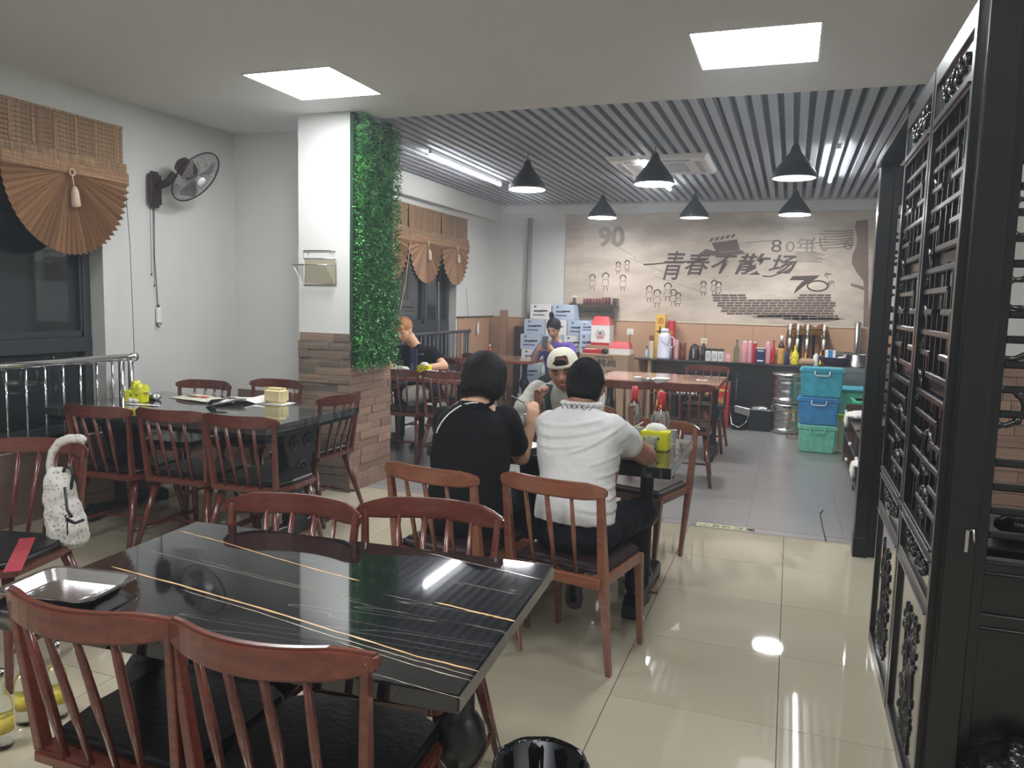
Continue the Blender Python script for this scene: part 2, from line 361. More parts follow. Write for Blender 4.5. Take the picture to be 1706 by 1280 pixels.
# dado panels of the rear room
db = struct('dado_back', MB().box(-4.05, 2.6, YB - .012, YB, 0, 1.24), 'dado')
pn = MB().box(.002, .598, -.008, 0, .0, 1.235).mesh('panel', 'dado', .002)
for i in range(11): inst('panel', pn, db, (-4.05 + i * .6, YB - .012, 0))
struct('trim_3', MB().box(-4.05, 2.6, YB - .03, YB, 1.238, 1.26), 'trim', .003)
dl = struct('dado_left', MB().box(XLB, XLB + .012, 9.16, YB, 0, 1.24), 'dado')
struct('trim_4', MB().box(XLB, XLB + .03, 9.13, YB, 1.238, 1.256), 'trim_dark', .003)
struct('trim_5', MB().box(XLB, XLB + .02, YB - .045, YB - .025, 0, 1.24), 'trim')
def panel_dado(name, ax, c, u0, u1, z1):
    n = max(1, round((u1 - u0) / .6)); w_ = (u1 - u0) / n
    o = struct(name, MB().box(c, c + .008, u0, u1, 0, z1) if ax == 'x' else MB().box(u0, u1, c - .008, c, 0, z1), 'dado_dark')
    for i in range(n):
        a = u0 + i * w_ + .003; b2 = u0 + (i + 1) * w_ - .003
        (MB().box(c + .008, c + .014, a, b2, .08, z1 - .03) if ax == 'x' else MB().box(a, b2, c - .014, c - .008, .08, z1 - .03)).build('panel', 'dado_dark', o, .002)
MT['dado_dark'] = mat('brown_dado_board', (112, 92, 80), .45, var=.12, nscale=5, vscale=(1, 1, 4))
panel_dado('dado_left_front', 'x', XL, -1.2, 5.45, .46); panel_dado('dado_return', 'y', 5.45, XL + .02, -3.5, .66)
# windows
def window_x(name, x, op, splits, tz, depth=.09):
    y0, y1, z0, z1 = op
    w = bpy.data.objects.new(name, None); COL.objects.link(w); w['kind'] = 'structure'
    f = .06
    fr = MB().box(x - depth, x, y0, y1, z0, z0 + f).box(x - depth, x, y0, y1, z1 - f, z1)
    for y in [y0 + f / 2, y1 - f / 2] + splits: fr.box(x - depth, x, y - f / 2, y + f / 2, z0, z1)
    fr.box(x - depth - .004, x + .004, y0, y1, tz - .05, tz + .05)
    fr.build('window_frame', 'win_frame', w, .004)
    ys = [y0] + splits + [y1]
    for a, b in zip(ys[:-1], ys[1:]):
        MB().box(x - depth / 2 - .004, x - depth / 2, a + .02, b - .02, z0 + .03, tz - .03).build('pane', 'glass', w)
        MB().box(x - depth / 2 - .004, x - depth / 2, a + .02, b - .02, tz + .03, z1 - .03).build('pane', 'glass', w)
        sf = MB(); q = .045
        for (a1, b1, c1, d1) in ((a + .03, a + .03 + q, tz + .05, z1 - .06), (b - .03 - q, b - .03, tz + .05, z1 - .06), (a + .03, b - .03, tz + .05, tz + .05 + q), (a + .03, b - .03, z1 - .06 - q, z1 - .06)):
            sf.box(x - .05, x - .012, a1, b1, c1, d1)
        sf.build('sash', 'win_frame', w, .003)
    MB().box(x - .02, x + .12, y0, y1, z0 - .035, z0).build('window_sill', 'white_p', w, .004)
    return w
window_x('window_1', XL - .12, W1, [2.35, 3.25], 1.1)
window_x('window_2', XLB - .10, W2, [6.9, 7.75, 8.45], 1.12)
# outside of the windows: a dark plain facade across the alley
struct('wall_outside', MB().box(-8.2, -8, -3, 12, -1, 5), mat('night_facade', (120, 118, 104), .9))
# pillar with stone strips
pil = struct('pillar', MB().box(-3.51, -3.07, 4.98, 5.45, 0, ZC), 'white_wall')
struct('pillar_rear', MB().box(-3.51, -3.07, 5.45, 5.60, 0, 2.95), 'white_wall')
def strips(parent, ax, c, u0, u1, z1, mt, hh=.0632, seed=3):
    r = random.Random(seed); z = 0; mesh = {}
    while z < z1 - .01:
        u = u0 - r.random() * .25; h = min(hh, z1 - z)
        while u < u1:
            L = r.choice([.16, .22, .3, .36]); a, b = max(u, u0), min(u + L, u1); u += L
            if b - a < .02: continue
            d = .006 + r.random() * .010
            k = (round(b - a, 3), round(h, 3))
            bb = MB()
            if ax == 'y': bb.box(a + .001, b - .001, -d, 0, .0012, h - .0012)
            else: bb.box(0, d, a + .001, b - .001, .0012, h - .0012)
            bb.build('stone_strip', mt, parent, .0015, loc=(0, c, z) if ax == 'y' else (c, 0, z))
        z += hh
strips(pil, 'y', 4.98, -3.51, -3.058, 1.205, 'stone_l', seed=3)
strips(pil, 'x', -3.07, 4.968, 5.60, 1.14, 'stone_r', seed=5)
# hedge on pillar side
hd = thing('artificial_hedge', 'tall green artificial hedge panel covering the side of the pillar', 'hedge', (0, 0, 0))
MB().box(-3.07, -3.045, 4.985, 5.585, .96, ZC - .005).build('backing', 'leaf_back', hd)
lv = MB(); r = random.Random(2)
for i in range(17000):
    y = 4.965 + r.random() * .63; z = .93 + r.random() * (ZC - .95); x = -3.045 + r.random() ** .7 * .075
    if z < 1.0 and r.random() < .4: continue
    a = r.random() * 2 * PI; e = (r.random() - .35) * 1.4; L = .012 + r.random() * .014; wv = L * .42
    d = V((abs(math.cos(e)) * .8, math.cos(e) * math.cos(a), math.sin(a) * .9)).normalized(); s = d.cross(V((r.random() - .5, r.random() - .5, 1))).normalized() * wv
    p = V((x, y, z)); q = p + d * L
    lv.add([p, p + d * L * .5 + s, q, p + d * L * .5 - s], [(0, 1, 2, 3)])
o = lv.build('leaves', 'leaf', hd); o['kind'] = 'stuff'
# white wall and brick dado beyond the lattice on the right
wr = struct('wall_side', MB().box(.98, XR, 4.75, 5.2, 0, 2.95), 'white_wall')
strips(wr, 'y', 4.75, .98, 2.2, 1.25, 'stone_r', seed=8)
# mural
mu = thing('wall_mural', 'wide sepia printed mural with calligraphy across the back wall', 'mural', (0, YB - .012, 0))
MB().box(-2.98, .895, -.004, .012, 1.262, 2.66).build('print_ground', 'mural', mu)
YM = -.006
def mt2(px, py):
    p = at(px, py, y=10.385); return p.x, p.z
def inkpoly(pts, mt='ink', name='print'):
    MB().prism([mt2(*p) for p in pts], YM - .001, YM + .001, 'y').build(name, mt, mu)
def inkline(pts, r=.006, mt='ink'):
    MB().tube([(mt2(*p)[0], YM, mt2(*p)[1]) for p in pts], r, 4, flat=.15, up=(0, 1, 0)).build('print_line', mt, mu)
for ch, px, py, sz, sxx in (('青', 1117, 462, .40, .72), ('春', 1157, 455, .31, 1.0), ('不', 1200, 453, .27, 1.1), ('散', 1247, 454, .28, 1.4), ('场', 1300, 453, .25, 1.25)):
    x, z = mt2(px, py); text(ch, sz, mu, (x, YM, z), 'ink', shear=.3, bold=.0045, name='calligraphy_character', sx=sxx)
inkline([(1072, 441), (1090, 440), (1120, 437), (1150, 436), (1176, 433)], .013); inkline([(1270, 460), (1284, 461), (1310, 452), (1322, 444), (1318, 440), (1302, 443)], .011)
inkpoly([(1315, 467), (1321, 460), (1366, 459), (1359, 465), (1346, 472), (1334, 481), (1322, 490), (1327, 479), (1336, 470), (1340, 467)], 'ink')
inkline([(1362 + 17 * math.cos(a), 476.5 + 8.5 * math.sin(a)) for a in [i * PI / 12 for i in range(25)]], .013)
x, z = mt2(1379, 466); text('年', .10, mu, (x, YM, z), 'ink', bold=.002); x, z = mt2(1384, 477); text('代', .08, mu, (x, YM, z), 'ink', bold=.002)
x, z = mt2(1018, 410); text('90', .36, mu, (x, YM, z), 'ink2', bold=.012, name='faded_numerals')
x, z = mt2(1293, 420); text('8', .22, mu, (x, YM, z), 'ink4', name='faded_numerals', sx=1.3)
for q, (px, py) in zip('0年代60', ((1316, 420), (1342, 418), (1362, 417), (1412, 416), (1436, 414))):
    x, z = mt2(px, py); text(q, .19, mu, (x, YM, z), 'ink2', name='faded_numerals', sx=1.3)
inkpoly([(1186, 405), (1228, 399), (1233, 417), (1193, 421)], 'ink4', 'clapperboard_print')
for k in range(5): inkpoly([(1181 + k * 9, 403 - k * 1.6), (1186 + k * 9, 402 - k * 1.6), (1190 + k * 9, 396 - k * 1.6), (1185 + k * 9, 397 - k * 1.6)], 'ink4', 'clapperboard_print')
inkpoly([(1168, 421), (1176, 415), (1200, 421), (1236, 417), (1242, 423), (1200, 427), (1172, 425)], 'ink4', 'clapperboard_print'); inkline([(1242, 405), (1270, 402), (1300, 401)], .004)
for k in range(3): inkline([(1010 + 40 * k, 400 + 30 * k), (1060 + 60 * k, 430 + 30 * k)], .003, 'ink2')
# tree print on the right
inkpoly([(1438, 544), (1440, 480), (1438, 468), (1428, 455), (1419, 440), (1420, 425), (1427, 410), (1428, 395), (1424, 380), (1426, 368), (1446, 366), (1447, 545)], 'ink3', 'tree_print')
for k in range(7): inkline([(1422, 384 + 4 * k), (1400 - 6 * (k % 3), 386 + 4.4 * k), (1372 - 7 * (k % 2), 385 + 4.8 * k)], .009, 'ink2')
inkpoly([(1418, 472), (1440, 478), (1440, 484), (1417, 476)], 'ink3', 'tree_print')
for i in range(8):
    inkline([(1325, 420 + i * 2.4), (1360 + (i * 7) % 20, 420 + i * 2.4)], .006, 'ink2')
# printed brick patch
rowspec = [(0, 1186, 1244), (0, 1332, 1384), (1, 1183, 1248), (1, 1324, 1384), (2, 1188, 1384), (3, 1191, 1392), (4, 1195, 1392), (5, 1198, 1388), (6, 1201, 1390), (7, 1206, 1388), (8, 1262, 1396), (9, 1300, 1398)]
for row, lo, hi in rowspec:
    y = 490.5 + row * 4.35; x = lo + (row % 2) * 5
    while x < hi:
        L_ = 13; x2 = min(x + L_, hi)
        if x2 - x > 3: inkpoly([(x, y), (x2, y), (x2, y + 3.3), (x, y + 3.3)], 'ink4', 'brick_print')
        x += L_ + 1.3
inkpoly([(1250, 527), (1300, 523), (1340, 526), (1410, 531), (1380, 536), (1335, 537), (1318, 531), (1262, 531)], 'ink2')
# small line-drawn children of the mural
def doodle(px, py, s):
    x, z = mt2(px, py)
    b = MB()
    b.tube([(x + s * .5 * math.cos(a), YM, z + s * .5 * math.sin(a)) for a in [i * PI / 5 for i in range(10)]], .004, 4, closed=True, flat=.2, up=(0, 1, 0))
    b.tube([(x + s * .5 * math.cos(a), YM, z + s * .55 * math.sin(a)) for a in [PI * i / 6 for i in range(7)]], .011, 4, flat=.1, up=(0, 1, 0))
    b.tube([(x - s * .4, YM, z - s * .5), (x - s * .6, YM, z - s * 1.4), (x + s * .6, YM, z - s * 1.4), (x + s * .4, YM, z - s * .5)], .004, 4, flat=.2, up=(0, 1, 0))
    b.tube([(x - s * .2, YM, z - s * 1.4), (x - s * .3, YM, z - s * 2.1)], .005, 4, flat=.2, up=(0, 1, 0)); b.tube([(x + s * .2, YM, z - s * 1.4), (x + s * .35, YM, z - s * 2.1)], .005, 4, flat=.2, up=(0, 1, 0))
    b.build('line_figure_print', 'ink', mu)
for p in ((987, 463, .08), (1009, 461, .09), (1038, 464, .08), (1082, 482, .08), (1095, 489, .09), (1113, 478, .09), (1122, 488, .08), (1130, 493, .07), (1172, 474, .07), (1190, 472, .07), (1197, 475, .07), (1045, 438, .06), (1030, 441, .06)): doodle(*p)
# ================================================================ LIGHTS (fixtures)
def panel(x, y, label):
    t = thing('ceiling_light_panel', label, 'ceiling light', (x, y, ZC))
    MB().box(-.3, .3, -.3, .3, -.006, .0).build('diffuser', 'em_panel', t)
    f = MB()
    for a in ((-.31, .31, -.312, -.3), (-.31, .31, .3, .312), (-.312, -.3, -.31, .31), (.3, .312, -.31, .31)): f.box(*a, -.009, 0)
    f.build('frame', 'white_p', t)
panel(-2.905, 4.297, 'square white LED ceiling panel on the left near the pillar')
panel(-.25, 4.292, 'square white LED ceiling panel on the right of the front ceiling')
for x, y in ((-2.905, 1.0), (-.25, .9), (-1.6, -1.2), (1.8, 1.2)): panel(x, y, 'square white LED ceiling panel behind the photographer')
def pendant(px0, px1, py, label, em):
    a = at(px0, py, z=2.50); b = at(px1, py, z=2.50); x = (a.x + b.x) / 2; y = (a.y + b.y) / 2; r = .172
    t = thing('pendant_lamp', label, 'pendant lamp', (x, y, 2.50), 0, 'black cone pendants below the slatted ceiling')
    MB().lathe([(r, 0), (r, .012), (r * .93, .05), (.10, .13), (.045, .2), (.028, .25), (.0275, .25), (.044, .19), (.095, .12), (r * .9, .045), (r - .004, .004)][:6] + [(.012, .27)], 28).build('shade', 'black_matte', t)
    MB().lathe([(r - .006, -.003), (r - .006, .002)], 28).build('diffuser', em, t)
    MB().tube([(0, 0, .25), (0, 0, .33)], .004, 6).build('cable', 'black', t)
pendant(846, 910, 316, 'bright cone pendant lamp, leftmost of the front row over the rear room', 'em_pend')
pendant(1058, 1122, 307, 'bright cone pendant lamp, middle of the front row under the air conditioner', 'em_pend')
pendant(1287, 1359, 297, 'dim cone pendant lamp, rightmost of the front row', 'em_dim')
pendant(981, 1026, 363, 'bright cone pendant lamp, leftmost of the back row beside the mural edge', 'em_pend')
pendant(1133, 1180, 363, 'dim cone pendant lamp, middle of the back row before the mural', 'em_dim')
pendant(1298, 1350, 358, 'bright cone pendant lamp, rightmost of the back row before the mural', 'em_pend')
def tubelight(x, y0, y1, label):
    t = thing('tube_light', label, 'tube light', (x, y0, 2.77))
    MB().box(-.016, .016, 0, y1 - y0, .012, .05).build('housing', 'white_p', t, .002)
    MB().tube([(0, .01, .0), (0, y1 - y0 - .01, .0)], .017, 10).build('tube', 'em_tube', t)
tubelight(-3.17, 6.5, 8.3, 'long white tube light under the slats near the left windows')
tubelight(.285, 7.04, 8.7, 'long white tube light under the slats on the right')
tubelight(-1.38, 7.2, 9.0, 'white tube light partly hidden behind the middle pendant lamp')
ac = thing('ceiling_air_conditioner', 'square white cassette air conditioner set among the ceiling slats', 'air conditioner', (-1.25, 7.65, 2.78))
MB().taper((-.44, .44, -.44, .44), (-.47, .47, -.47, .47), -.0, .05).build('panel', 'white_p', ac, .01)
MB().box(-.24, .24, -.24, .24, -.008, .0).build('grille', 'slat', ac, .004)
for k in range(4):
    MB().box(-.3, .3, -.39, -.33, -.006, .0).build('louvre', 'slat', ac, .002, rot=(0, 0, k * PI / 2))

# ================================================================ LATTICE SCREENS
def curl(cx, cz, s, flip, y):
    """a carved C scroll with small knobs"""
    pts = [(cx + flip * s * (.5 * math.cos(a)), y, cz + s * .5 * math.sin(a)) for a in [math.radians(d) for d in range(-100, 101, 25)]]
    b = MB().tube(pts, [.005, .008, .009, .008, .007, .008, .009, .008, .005], 6)
    for d in (-100, -45, 45, 100): b.ell((cx + flip * s * .5 * math.cos(math.radians(d)), y, cz + s * .5 * math.sin(math.radians(d))), (.012, .010, .012), 8)
    return b
def leaf(loc, rz, w, label, group, H=2.29, seed=1, back=False):
    t = thing('lattice_screen', label, 'screen', loc, rz, group); r = random.Random(seed); T = .018
    fr = MB()
    fr.box(0, .035, -T, T, .0, H).box(w - .035, w, -T, T, 0, H)
    for a, b in ((0, .05), (.60, .645), (.755, .80), (2.07, 2.115), (2.225, H)): fr.box(.03, w - .03, -T, T, a, b)
    for a, b in ((.605, .61), (.79, .796), (2.08, 2.086), (.76, .766)): fr.box(.03, w - .03, -T - .008, T + .008, a, b)
    fr.build('frame', 'black_lac', t, .004)
    if back: MB().box(.03, w - .03, -.016, -.012, .79, 2.08).build('dark_glass_backing', 'dark_glass', t)
    for nm, a, b in (('lower_panel', .05, .60), ('middle_panel', .645, .755), ('top_panel', 2.115, 2.225)):
        p = MB().box(.035, w - .035, -.006, .006, a, b).build(nm, 'panel_lac' if back else 'black_lac', t)
        c = MB()
        if nm == 'lower_panel':
            for k in range(5):
                x = .35 * w + k * .06 * w + r.uniform(-.02, .02); z = a + .03; pts = [(x, .008, z)]
                while z < b - .08 - r.random() * .15: z += .05; x += r.uniform(-.008, .012); pts.append((x, .008, z))
                for sgn in (1, -1): c.tube([(q[0], sgn * .008, q[2]) for q in pts], .005, 5)
            for k in range(70):
                x = w * (.3 + .4 * r.random()); z = a + .04 + r.random() * .42; d = r.uniform(-1, 1)
                for sgn in (1, -1): c.ell((x, sgn * .009, z), (.007, .005, .02), 6, M.Rotation(d, 4, 'Y'))
        else:
            for k in range(22):
                x = w * (.2 + .6 * (k + .5) / 22); z = (a + b) / 2 + .02 * math.sin(k * 1.3) + r.uniform(-.012, .012)
                for sgn in (1, -1): c.ell((x, sgn * .01, z), (.013, .008, .010 + .008 * r.random()), 7, M.Rotation(r.uniform(-1, 1), 4, 'Y'))
        c.build('carving', 'black_lac', p)
    x0, x1 = .035, w - .035; W = x1 - x0; z = .80; n = 0
    gaps = {}
    while True:
        n += 1; z = .80 + n * .067
        if z > 2.03: break
        pat = n % 6
        segs = {1: [(0, .72)], 2: [(0, .36), (.64, 1)], 3: [(0, 1)], 4: [(0, .40), (.66, 1)], 5: [(.26, 1)], 0: [(0, 1)]}[pat]
        for a, b in segs:
            MB().box(x0 + a * W, x0 + b * W, -.008, .008, z - .0105, z + .0105).build('bar', 'black_lac', t, .004)
        if pat in (1, 5):
            xx = x0 + (.72 if pat == 1 else .26) * W; s = 1 if pat == 5 else -1
            MB().box(xx - .009, xx + .009, -.007, .007, min(z, z - s * .067), max(z, z - s * .067)).build('bar', 'black_lac', t, .002)
    for k in range(5):
        xx = x0 + W * (k + 1) / 6
        for a, c2 in ((.80, 1.2), (1.27, 1.62), (1.66, 2.07)):
            if not (k in (0, 4) or (k + int(a * 10)) % 2): c2 = a + .2
            MB().box(xx - .0045, xx + .0045, -.005, .005, a, c2).build('thin_bar', 'black_lac', t)
    for zz, s in ((.87, .09), (1.03, .13), (1.22, .1), (1.42, .14), (1.62, .12), (1.84, .14)):
        for fl2 in (1, -1):
            cx = w / 2 + fl2 * .012 if int(zz * 100) % 2 else (x0 + .01 if fl2 == 1 else x1 - .01)
            curl(cx, zz, s, fl2, 0).build('scroll', 'black_lac', t)
    return t
leaf((.43, 2.385, 0), PI / 2, .645, 'black carved lattice screen leaf running from the near post', 'black lattice screens', seed=1, back=True)
leaf((.43, 3.045, 0), PI / 2, .66, 'black carved lattice screen leaf farthest along the entrance side', 'black lattice screens', seed=2, back=True)
leaf((.508, 2.40, 0), 0, .80, 'black lattice screen facing the camera at the far right edge', 'black lattice screens', seed=3)
leaf((.503, 4.975, 0), 0, .46, 'narrow black lattice screen behind the far post', 'black lattice screens', seed=4)
def post(x0, x1, y0, y1, H, label):
    t = thing('screen_post', label, 'post', ((x0 + x1) / 2, (y0 + y1) / 2, 0))
    a, b = (x1 - x0) / 2, (y1 - y0) / 2
    MB().box(-a, a, -b, b, 0, H).build('shaft', 'black_lac', t, .004)
    MB().box(-a - .004, a + .004, -b - .004, b + .004, 0, .12).build('foot', 'black_lac', t, .004)
post(.43, .506, 2.33, 2.42, 2.8, 'tall thick black lacquered post at the near end of the lattice screens')
post(.43, .501, 4.93, 5.04, 2.29, 'black lacquered post standing at the floor threshold')
bm_ = thing('screen_head_beam', 'black beam over the gap between the lattice screen and the far post', 'beam', (.43, 3.7, 2.29))
MB().box(-.02, .10, 0, 1.34, 0, .05).build('beam', 'black_lac', bm_, .003)
ltch = tag(MB().box(-.004, .004, -.003, .003, -.03, .03).tube([(.0, 0, .03), (.012, -.01, .034), (.016, -.01, -.0)], .003, 6).build('latch', 'steel', None, loc=(.48, 2.326, .86)), 'small steel latch on the face of the near black post', 'latch')
# ================================================================ BAMBOO BLINDS
def blind(x, ya, yb, zt, zs, label, group, n=34, R=None, drop=None):
    """hangs in plane x, from ya to yb; straight part zt..zs, pleated fan below"""
    yc = (ya + yb) / 2; hw = (yb - ya) / 2; R = R or hw; drop = drop or R * 1.05
    t = thing('bamboo_blind', label, 'blind', (x, yc, zs), 0, group)
    H = zt - zs
    MB().box(-.03, .0, -hw, hw, H - .02, H).build('head_rail', 'bamboo', t)
    k = 9; hh = (H * .72) / k
    for i in range(k):
        MB().box(-.004, .004, -hw * .985, hw * .985, 0, hh * .93).build('slat', 'bamboo', t, .002, loc=(0, 0, H - .02 - (i + 1) * hh))
    for i in range(6):
        yy = -hw + hw * 2 * (i + .5) / 6; MB().box(.004, .007, yy - .012, yy + .012, H * .3, H - .02).build('tape', 'bamboo_band', t)
    MB().box(0, .022, -hw * 1.02, hw * 1.02, H * .10, H * .30).build('fold', 'bamboo', t, .006)
    MB().box(.01, .034, -hw * 1.03, hw * 1.03, -.03, H * .13).build('fold', 'bamboo_band', t, .006)
    for i in range(n):
        a0 = PI * i / n; a1 = PI * (i + 1) / n; am = (a0 + a1) / 2
        f = lambda a, q: (-hw * math.cos(a) * q, -drop * math.sin(a) * q - .01)
        p0, p1, pm = f(a0, 1), f(a1, 1), f(am, 1.03)
        c = (0, -.01)
        vs = [(.020, c[0], c[1]), (.004, *p0), (.034, *pm), (.004, *p1), (.010, c[0], c[1]), (.0, *p0), (.030, *pm), (.0, *p1)]
        MB().add(vs, [(0, 1, 2), (0, 2, 3), (4, 6, 5), (4, 7, 6), (1, 5, 6, 2), (2, 6, 7, 3)]).build('fan_rib', 'bamboo_rib', t)
    s = hw / .46
    MB().tube([(.045, .02 * s * math.cos(a), -.02 + .02 * s * math.sin(a)) for a in [i * PI / 6 for i in range(12)]], .005 * s, 6, closed=True, up=(1, 0, 0)).build('ring', 'tassel', t)
    MB().tube([(.045, 0, -.04), (.05, .01 * s, -.10 * s - .02)], .004 * s, 6).tube([(.05, .01 * s, -.10 * s - .01), (.05, .012 * s, -.13 * s - .01), (.05, .018 * s, -.22 * s - .01), (.05, .02 * s, -.23 * s - .01)], [.012 * s, .024 * s, .03 * s, .02 * s], 8).build('tassel', 'tassel', t)
    return t
G = 'bamboo fan blinds over the windows'
blind(-4.42, 3.335, 4.245, 2.60, 2.24, 'woven bamboo blind with a large pleated fan over the front left window', G, drop=.52)
ybl = [at(px, 440, x=-4.0).y for px in (678, 733, 775)]
yy0 = ybl[0] - (ybl[1] - ybl[0])
blind(-3.99, ybl[1] + .01, ybl[2] + .03, 2.50, 2.13, 'bamboo fan blind nearest the white corner of the rear room', G, n=20, drop=.46)
blind(-3.99, ybl[0] + .01, ybl[1] - .01, 2.50, 2.13, 'bamboo fan blind in the middle of the rear window', G, n=20, drop=.46)
blind(-3.99, yy0, ybl[0] - .01, 2.50, 2.13, 'bamboo fan blind of the rear window next to the green hedge', G, n=20, drop=.46)
def cordthing(name, pts, r, label, mt='wire', cat='cord'):
    return tag(MB().tube(pts, r, 5).build(name, mt), label, cat)
cordthing('blind_cord', [(-4.41, 4.235, 2.35), (-4.40, 4.26, 1.8), (-4.315, 4.19, 1.03)], .002, 'thin blind cord hanging from the front blind to the railing')
cordthing('blind_cord', [at(684, 400, x=-3.95), at(676, 470, x=-3.93), at(662, 540, x=-3.88)], .003, 'pale blind cord hanging above the blond person', 'tassel')
cordthing('blind_cord', [at(731, 470, x=-3.95), at(731, 560, x=-3.90)], .003, 'pale blind cord hanging before the rear window to its railing', 'tassel')
cordthing('blind_cord', [at(777, 480, x=-3.95), at(780, 530, x=-3.97)], .002, 'thin blind cord beside the edge of the rear window')
# ================================================================ RAILINGS
def railing(x, y0, y1, z1, z0, n, r, label, mt='chrome'):
    t = thing('window_railing', label, 'railing', (x, y0, 0), 0, 'steel railings before the windows')
    MB().tube([(0, 0, z1), (0, y1 - y0, z1)], r, 12).ell((0, y1 - y0, z1), (r * 1.35,) * 3, 12).build('top_rail', mt, t)
    MB().tube([(0, 0, z0), (0, y1 - y0, z0)], r * .6, 8).build('bottom_rail', mt, t)
    for i in range(n):
        y = (y1 - y0 - .12) * (i + .5) / n
        MB().tube([(0, y, z0), (0, y, z1)], .008, 6).build('bar', mt, t)
    for y in (y1 - y0 - .03, y1 - y0 - .11): MB().tube([(0, y, 0), (0, y, z1)], r * .8, 10).build('post', mt, t)
    MB().tube([(0, .02, 0), (0, .02, z1)], r * .8, 10).build('post', mt, t)
railing(-4.30, 1.9, 4.17, 1.02, .52, 17, .026, 'chrome railing in front of the front left window')
railing(-3.90, 6.0, 9.22, 1.075, .45, 28, .020, 'dull steel railing in front of the rear window', 'dull_steel')
# ================================================================ WALL FAN, RACK, PIPE, SOCKETS
fn = thing('wall_fan', 'dark brown wall fan with round wire cage turned downwards', 'fan', (XL, 4.55, 2.22))
MB().box(0, .06, -.06, .06, -.13, .13).build('base', 'fan_brown', fn, .025, 3)
MB().tube([(.05, 0, .02), (.12, .03, .05), (.17, .05, .12)], .028, 10).build('arm', 'fan_brown', fn)
ax = V((.62, .1, -.5)).normalized(); cp = V((.30, .12, .10)); q = V((0, 0, 1)).rotation_difference(ax).to_matrix().to_4x4()
MB().lathe([(.035, -.17), (.062, -.15), (.07, -.09), (.06, -.04), (.03, -.02)], 18, M.Translation(cp) @ q).build('motor_housing', 'fan_brown', fn)
cg = MB(); u = q.to_3x3() @ V((1, 0, 0)); vv = q.to_3x3() @ V((0, 1, 0)); RF = .215
cg.tube([cp + u * RF * math.cos(a) + vv * RF * math.sin(a) for a in [i * PI / 18 for i in range(36)]], .006, 6, closed=True)
for k in range(40):
    a = 2 * PI * k / 40; d = u * math.cos(a) + vv * math.sin(a)
    for sg in (1, -1): cg.tube([cp + d * .04 + ax * .05 * sg, cp + d * .15 + ax * .045 * sg, cp + d * RF], .0011, 4)
for rr in (.08, .14): 
    for sg in (1, -1): cg.tube([cp + (u * math.cos(a) + vv * math.sin(a)) * rr + ax * .047 * sg for a in [i * PI / 12 for i in range(24)]], .0012, 4, closed=True)
cg.build('cage', 'wire', fn)
MB().lathe([(.038, .045), (.038, .06), (.015, .068)], 16, M.Translation(cp) @ q).build('front_badge', 'white_p', fn)
for k in range(3):
    a0 = 2 * PI * k / 3 + .4; vs = []
    for i in range(7):
        for s in (0, 1):
            rr = .03 + .15 * i / 6; a = a0 + (.35 + .35 * i / 6) * (1 if s else -1) * (.8 if i < 6 else .5)
            vs.append(cp + (u * math.cos(a) + vv * math.sin(a)) * rr + ax * (.015 if s else -.015))
    MB().add(vs, [(2 * i, 2 * i + 1, 2 * i + 3, 2 * i + 2) for i in range(6)], True).build('blade', mat('smoky_fan_blade', (120, 110, 112), .3, alpha=.75) if k == 0 else bpy.data.materials['smoky_fan_blade'], fn)
pc = MB().tube([(-4.47 - XL, -.0 + .01, -.12), (.012, .0, -.5), (.015, .02, -.86)], .003, 6); pc.build('power_cord', 'wire', fn)
for dy, dz in ((-.04, -.62), (-.015, -.70)): MB().tube([(.02, dy, -.12), (.02, dy, dz)], .0015, 4).ell((.02, dy, dz), (.006, .006, .01), 6).build('pull_cord', 'wire', fn)
MB().box(.005, .035, .0, .04, -.98, -.86).build('plug', 'white_p', fn, .008); MB().lathe([(.018, -.9), (.012, -.87), (.006, -.84)], 8, M.Translation((.018, .02, 0))).build('plug', 'wire', fn)
MB().tube([(.02, .02 + .02 * math.cos(a), -.99 + .02 * math.sin(a)) for a in [i * PI / 5 for i in range(9)]], .004, 5).build('cord_coil', 'wire', fn)
rk = thing('wire_magazine_rack', 'small grey wire magazine rack hung on the white front of the pillar', 'rack', (-3.32, 4.98, 1.56))
wr_ = MB(); f = lambda *p: wr_.tube(p, .004, 5)
f((-.14, -.006, .25), (.14, -.006, .25), (.14, -.006, 0), (-.14, -.006, 0), (-.14, -.006, .25)); f((-.14, -.006, .19), (.14, -.006, .19))
f((-.16, -.12, .14), (.12, -.12, .14), (.13, -.03, .0), (-.13, -.03, 0), (-.16, -.12, .14)); f((-.16, -.12, .14), (-.14, -.006, .14)); f((.12, -.12, .14), (.14, -.006, .14))
wr_.build('frame', 'steel', rk)
MB().box(-.135, .135, -.007, -.004, .0, .185).build('back_mesh', mat('wire_mesh_cloth', (170, 164, 140), .6, alpha=.8), rk)
MB().add([(-.155, -.118, .138), (.118, -.118, .138), (.128, -.03, .003), (-.128, -.03, .003)], [(0, 1, 2, 3)]).build('front_mesh', mat('wire_mesh_cloth2', (160, 156, 136), .6, alpha=.35), rk)
for x in (-.1, .1): MB().lathe([(.006, -.012), (.006, 0)], 8, M.Translation((x, -.01, .235)) @ M.Rotation(PI / 2, 4, 'X')).build('hook', 'steel', rk)
tag(MB().tube([(-3.495, YB - .045, 0), (-3.495, YB - .045, 2.62)], .034, 12).build('drain_pipe', mat('grey_pipe', (140, 140, 142), .5)), 'grey vertical pipe on the back wall beside the carton pile', 'pipe')
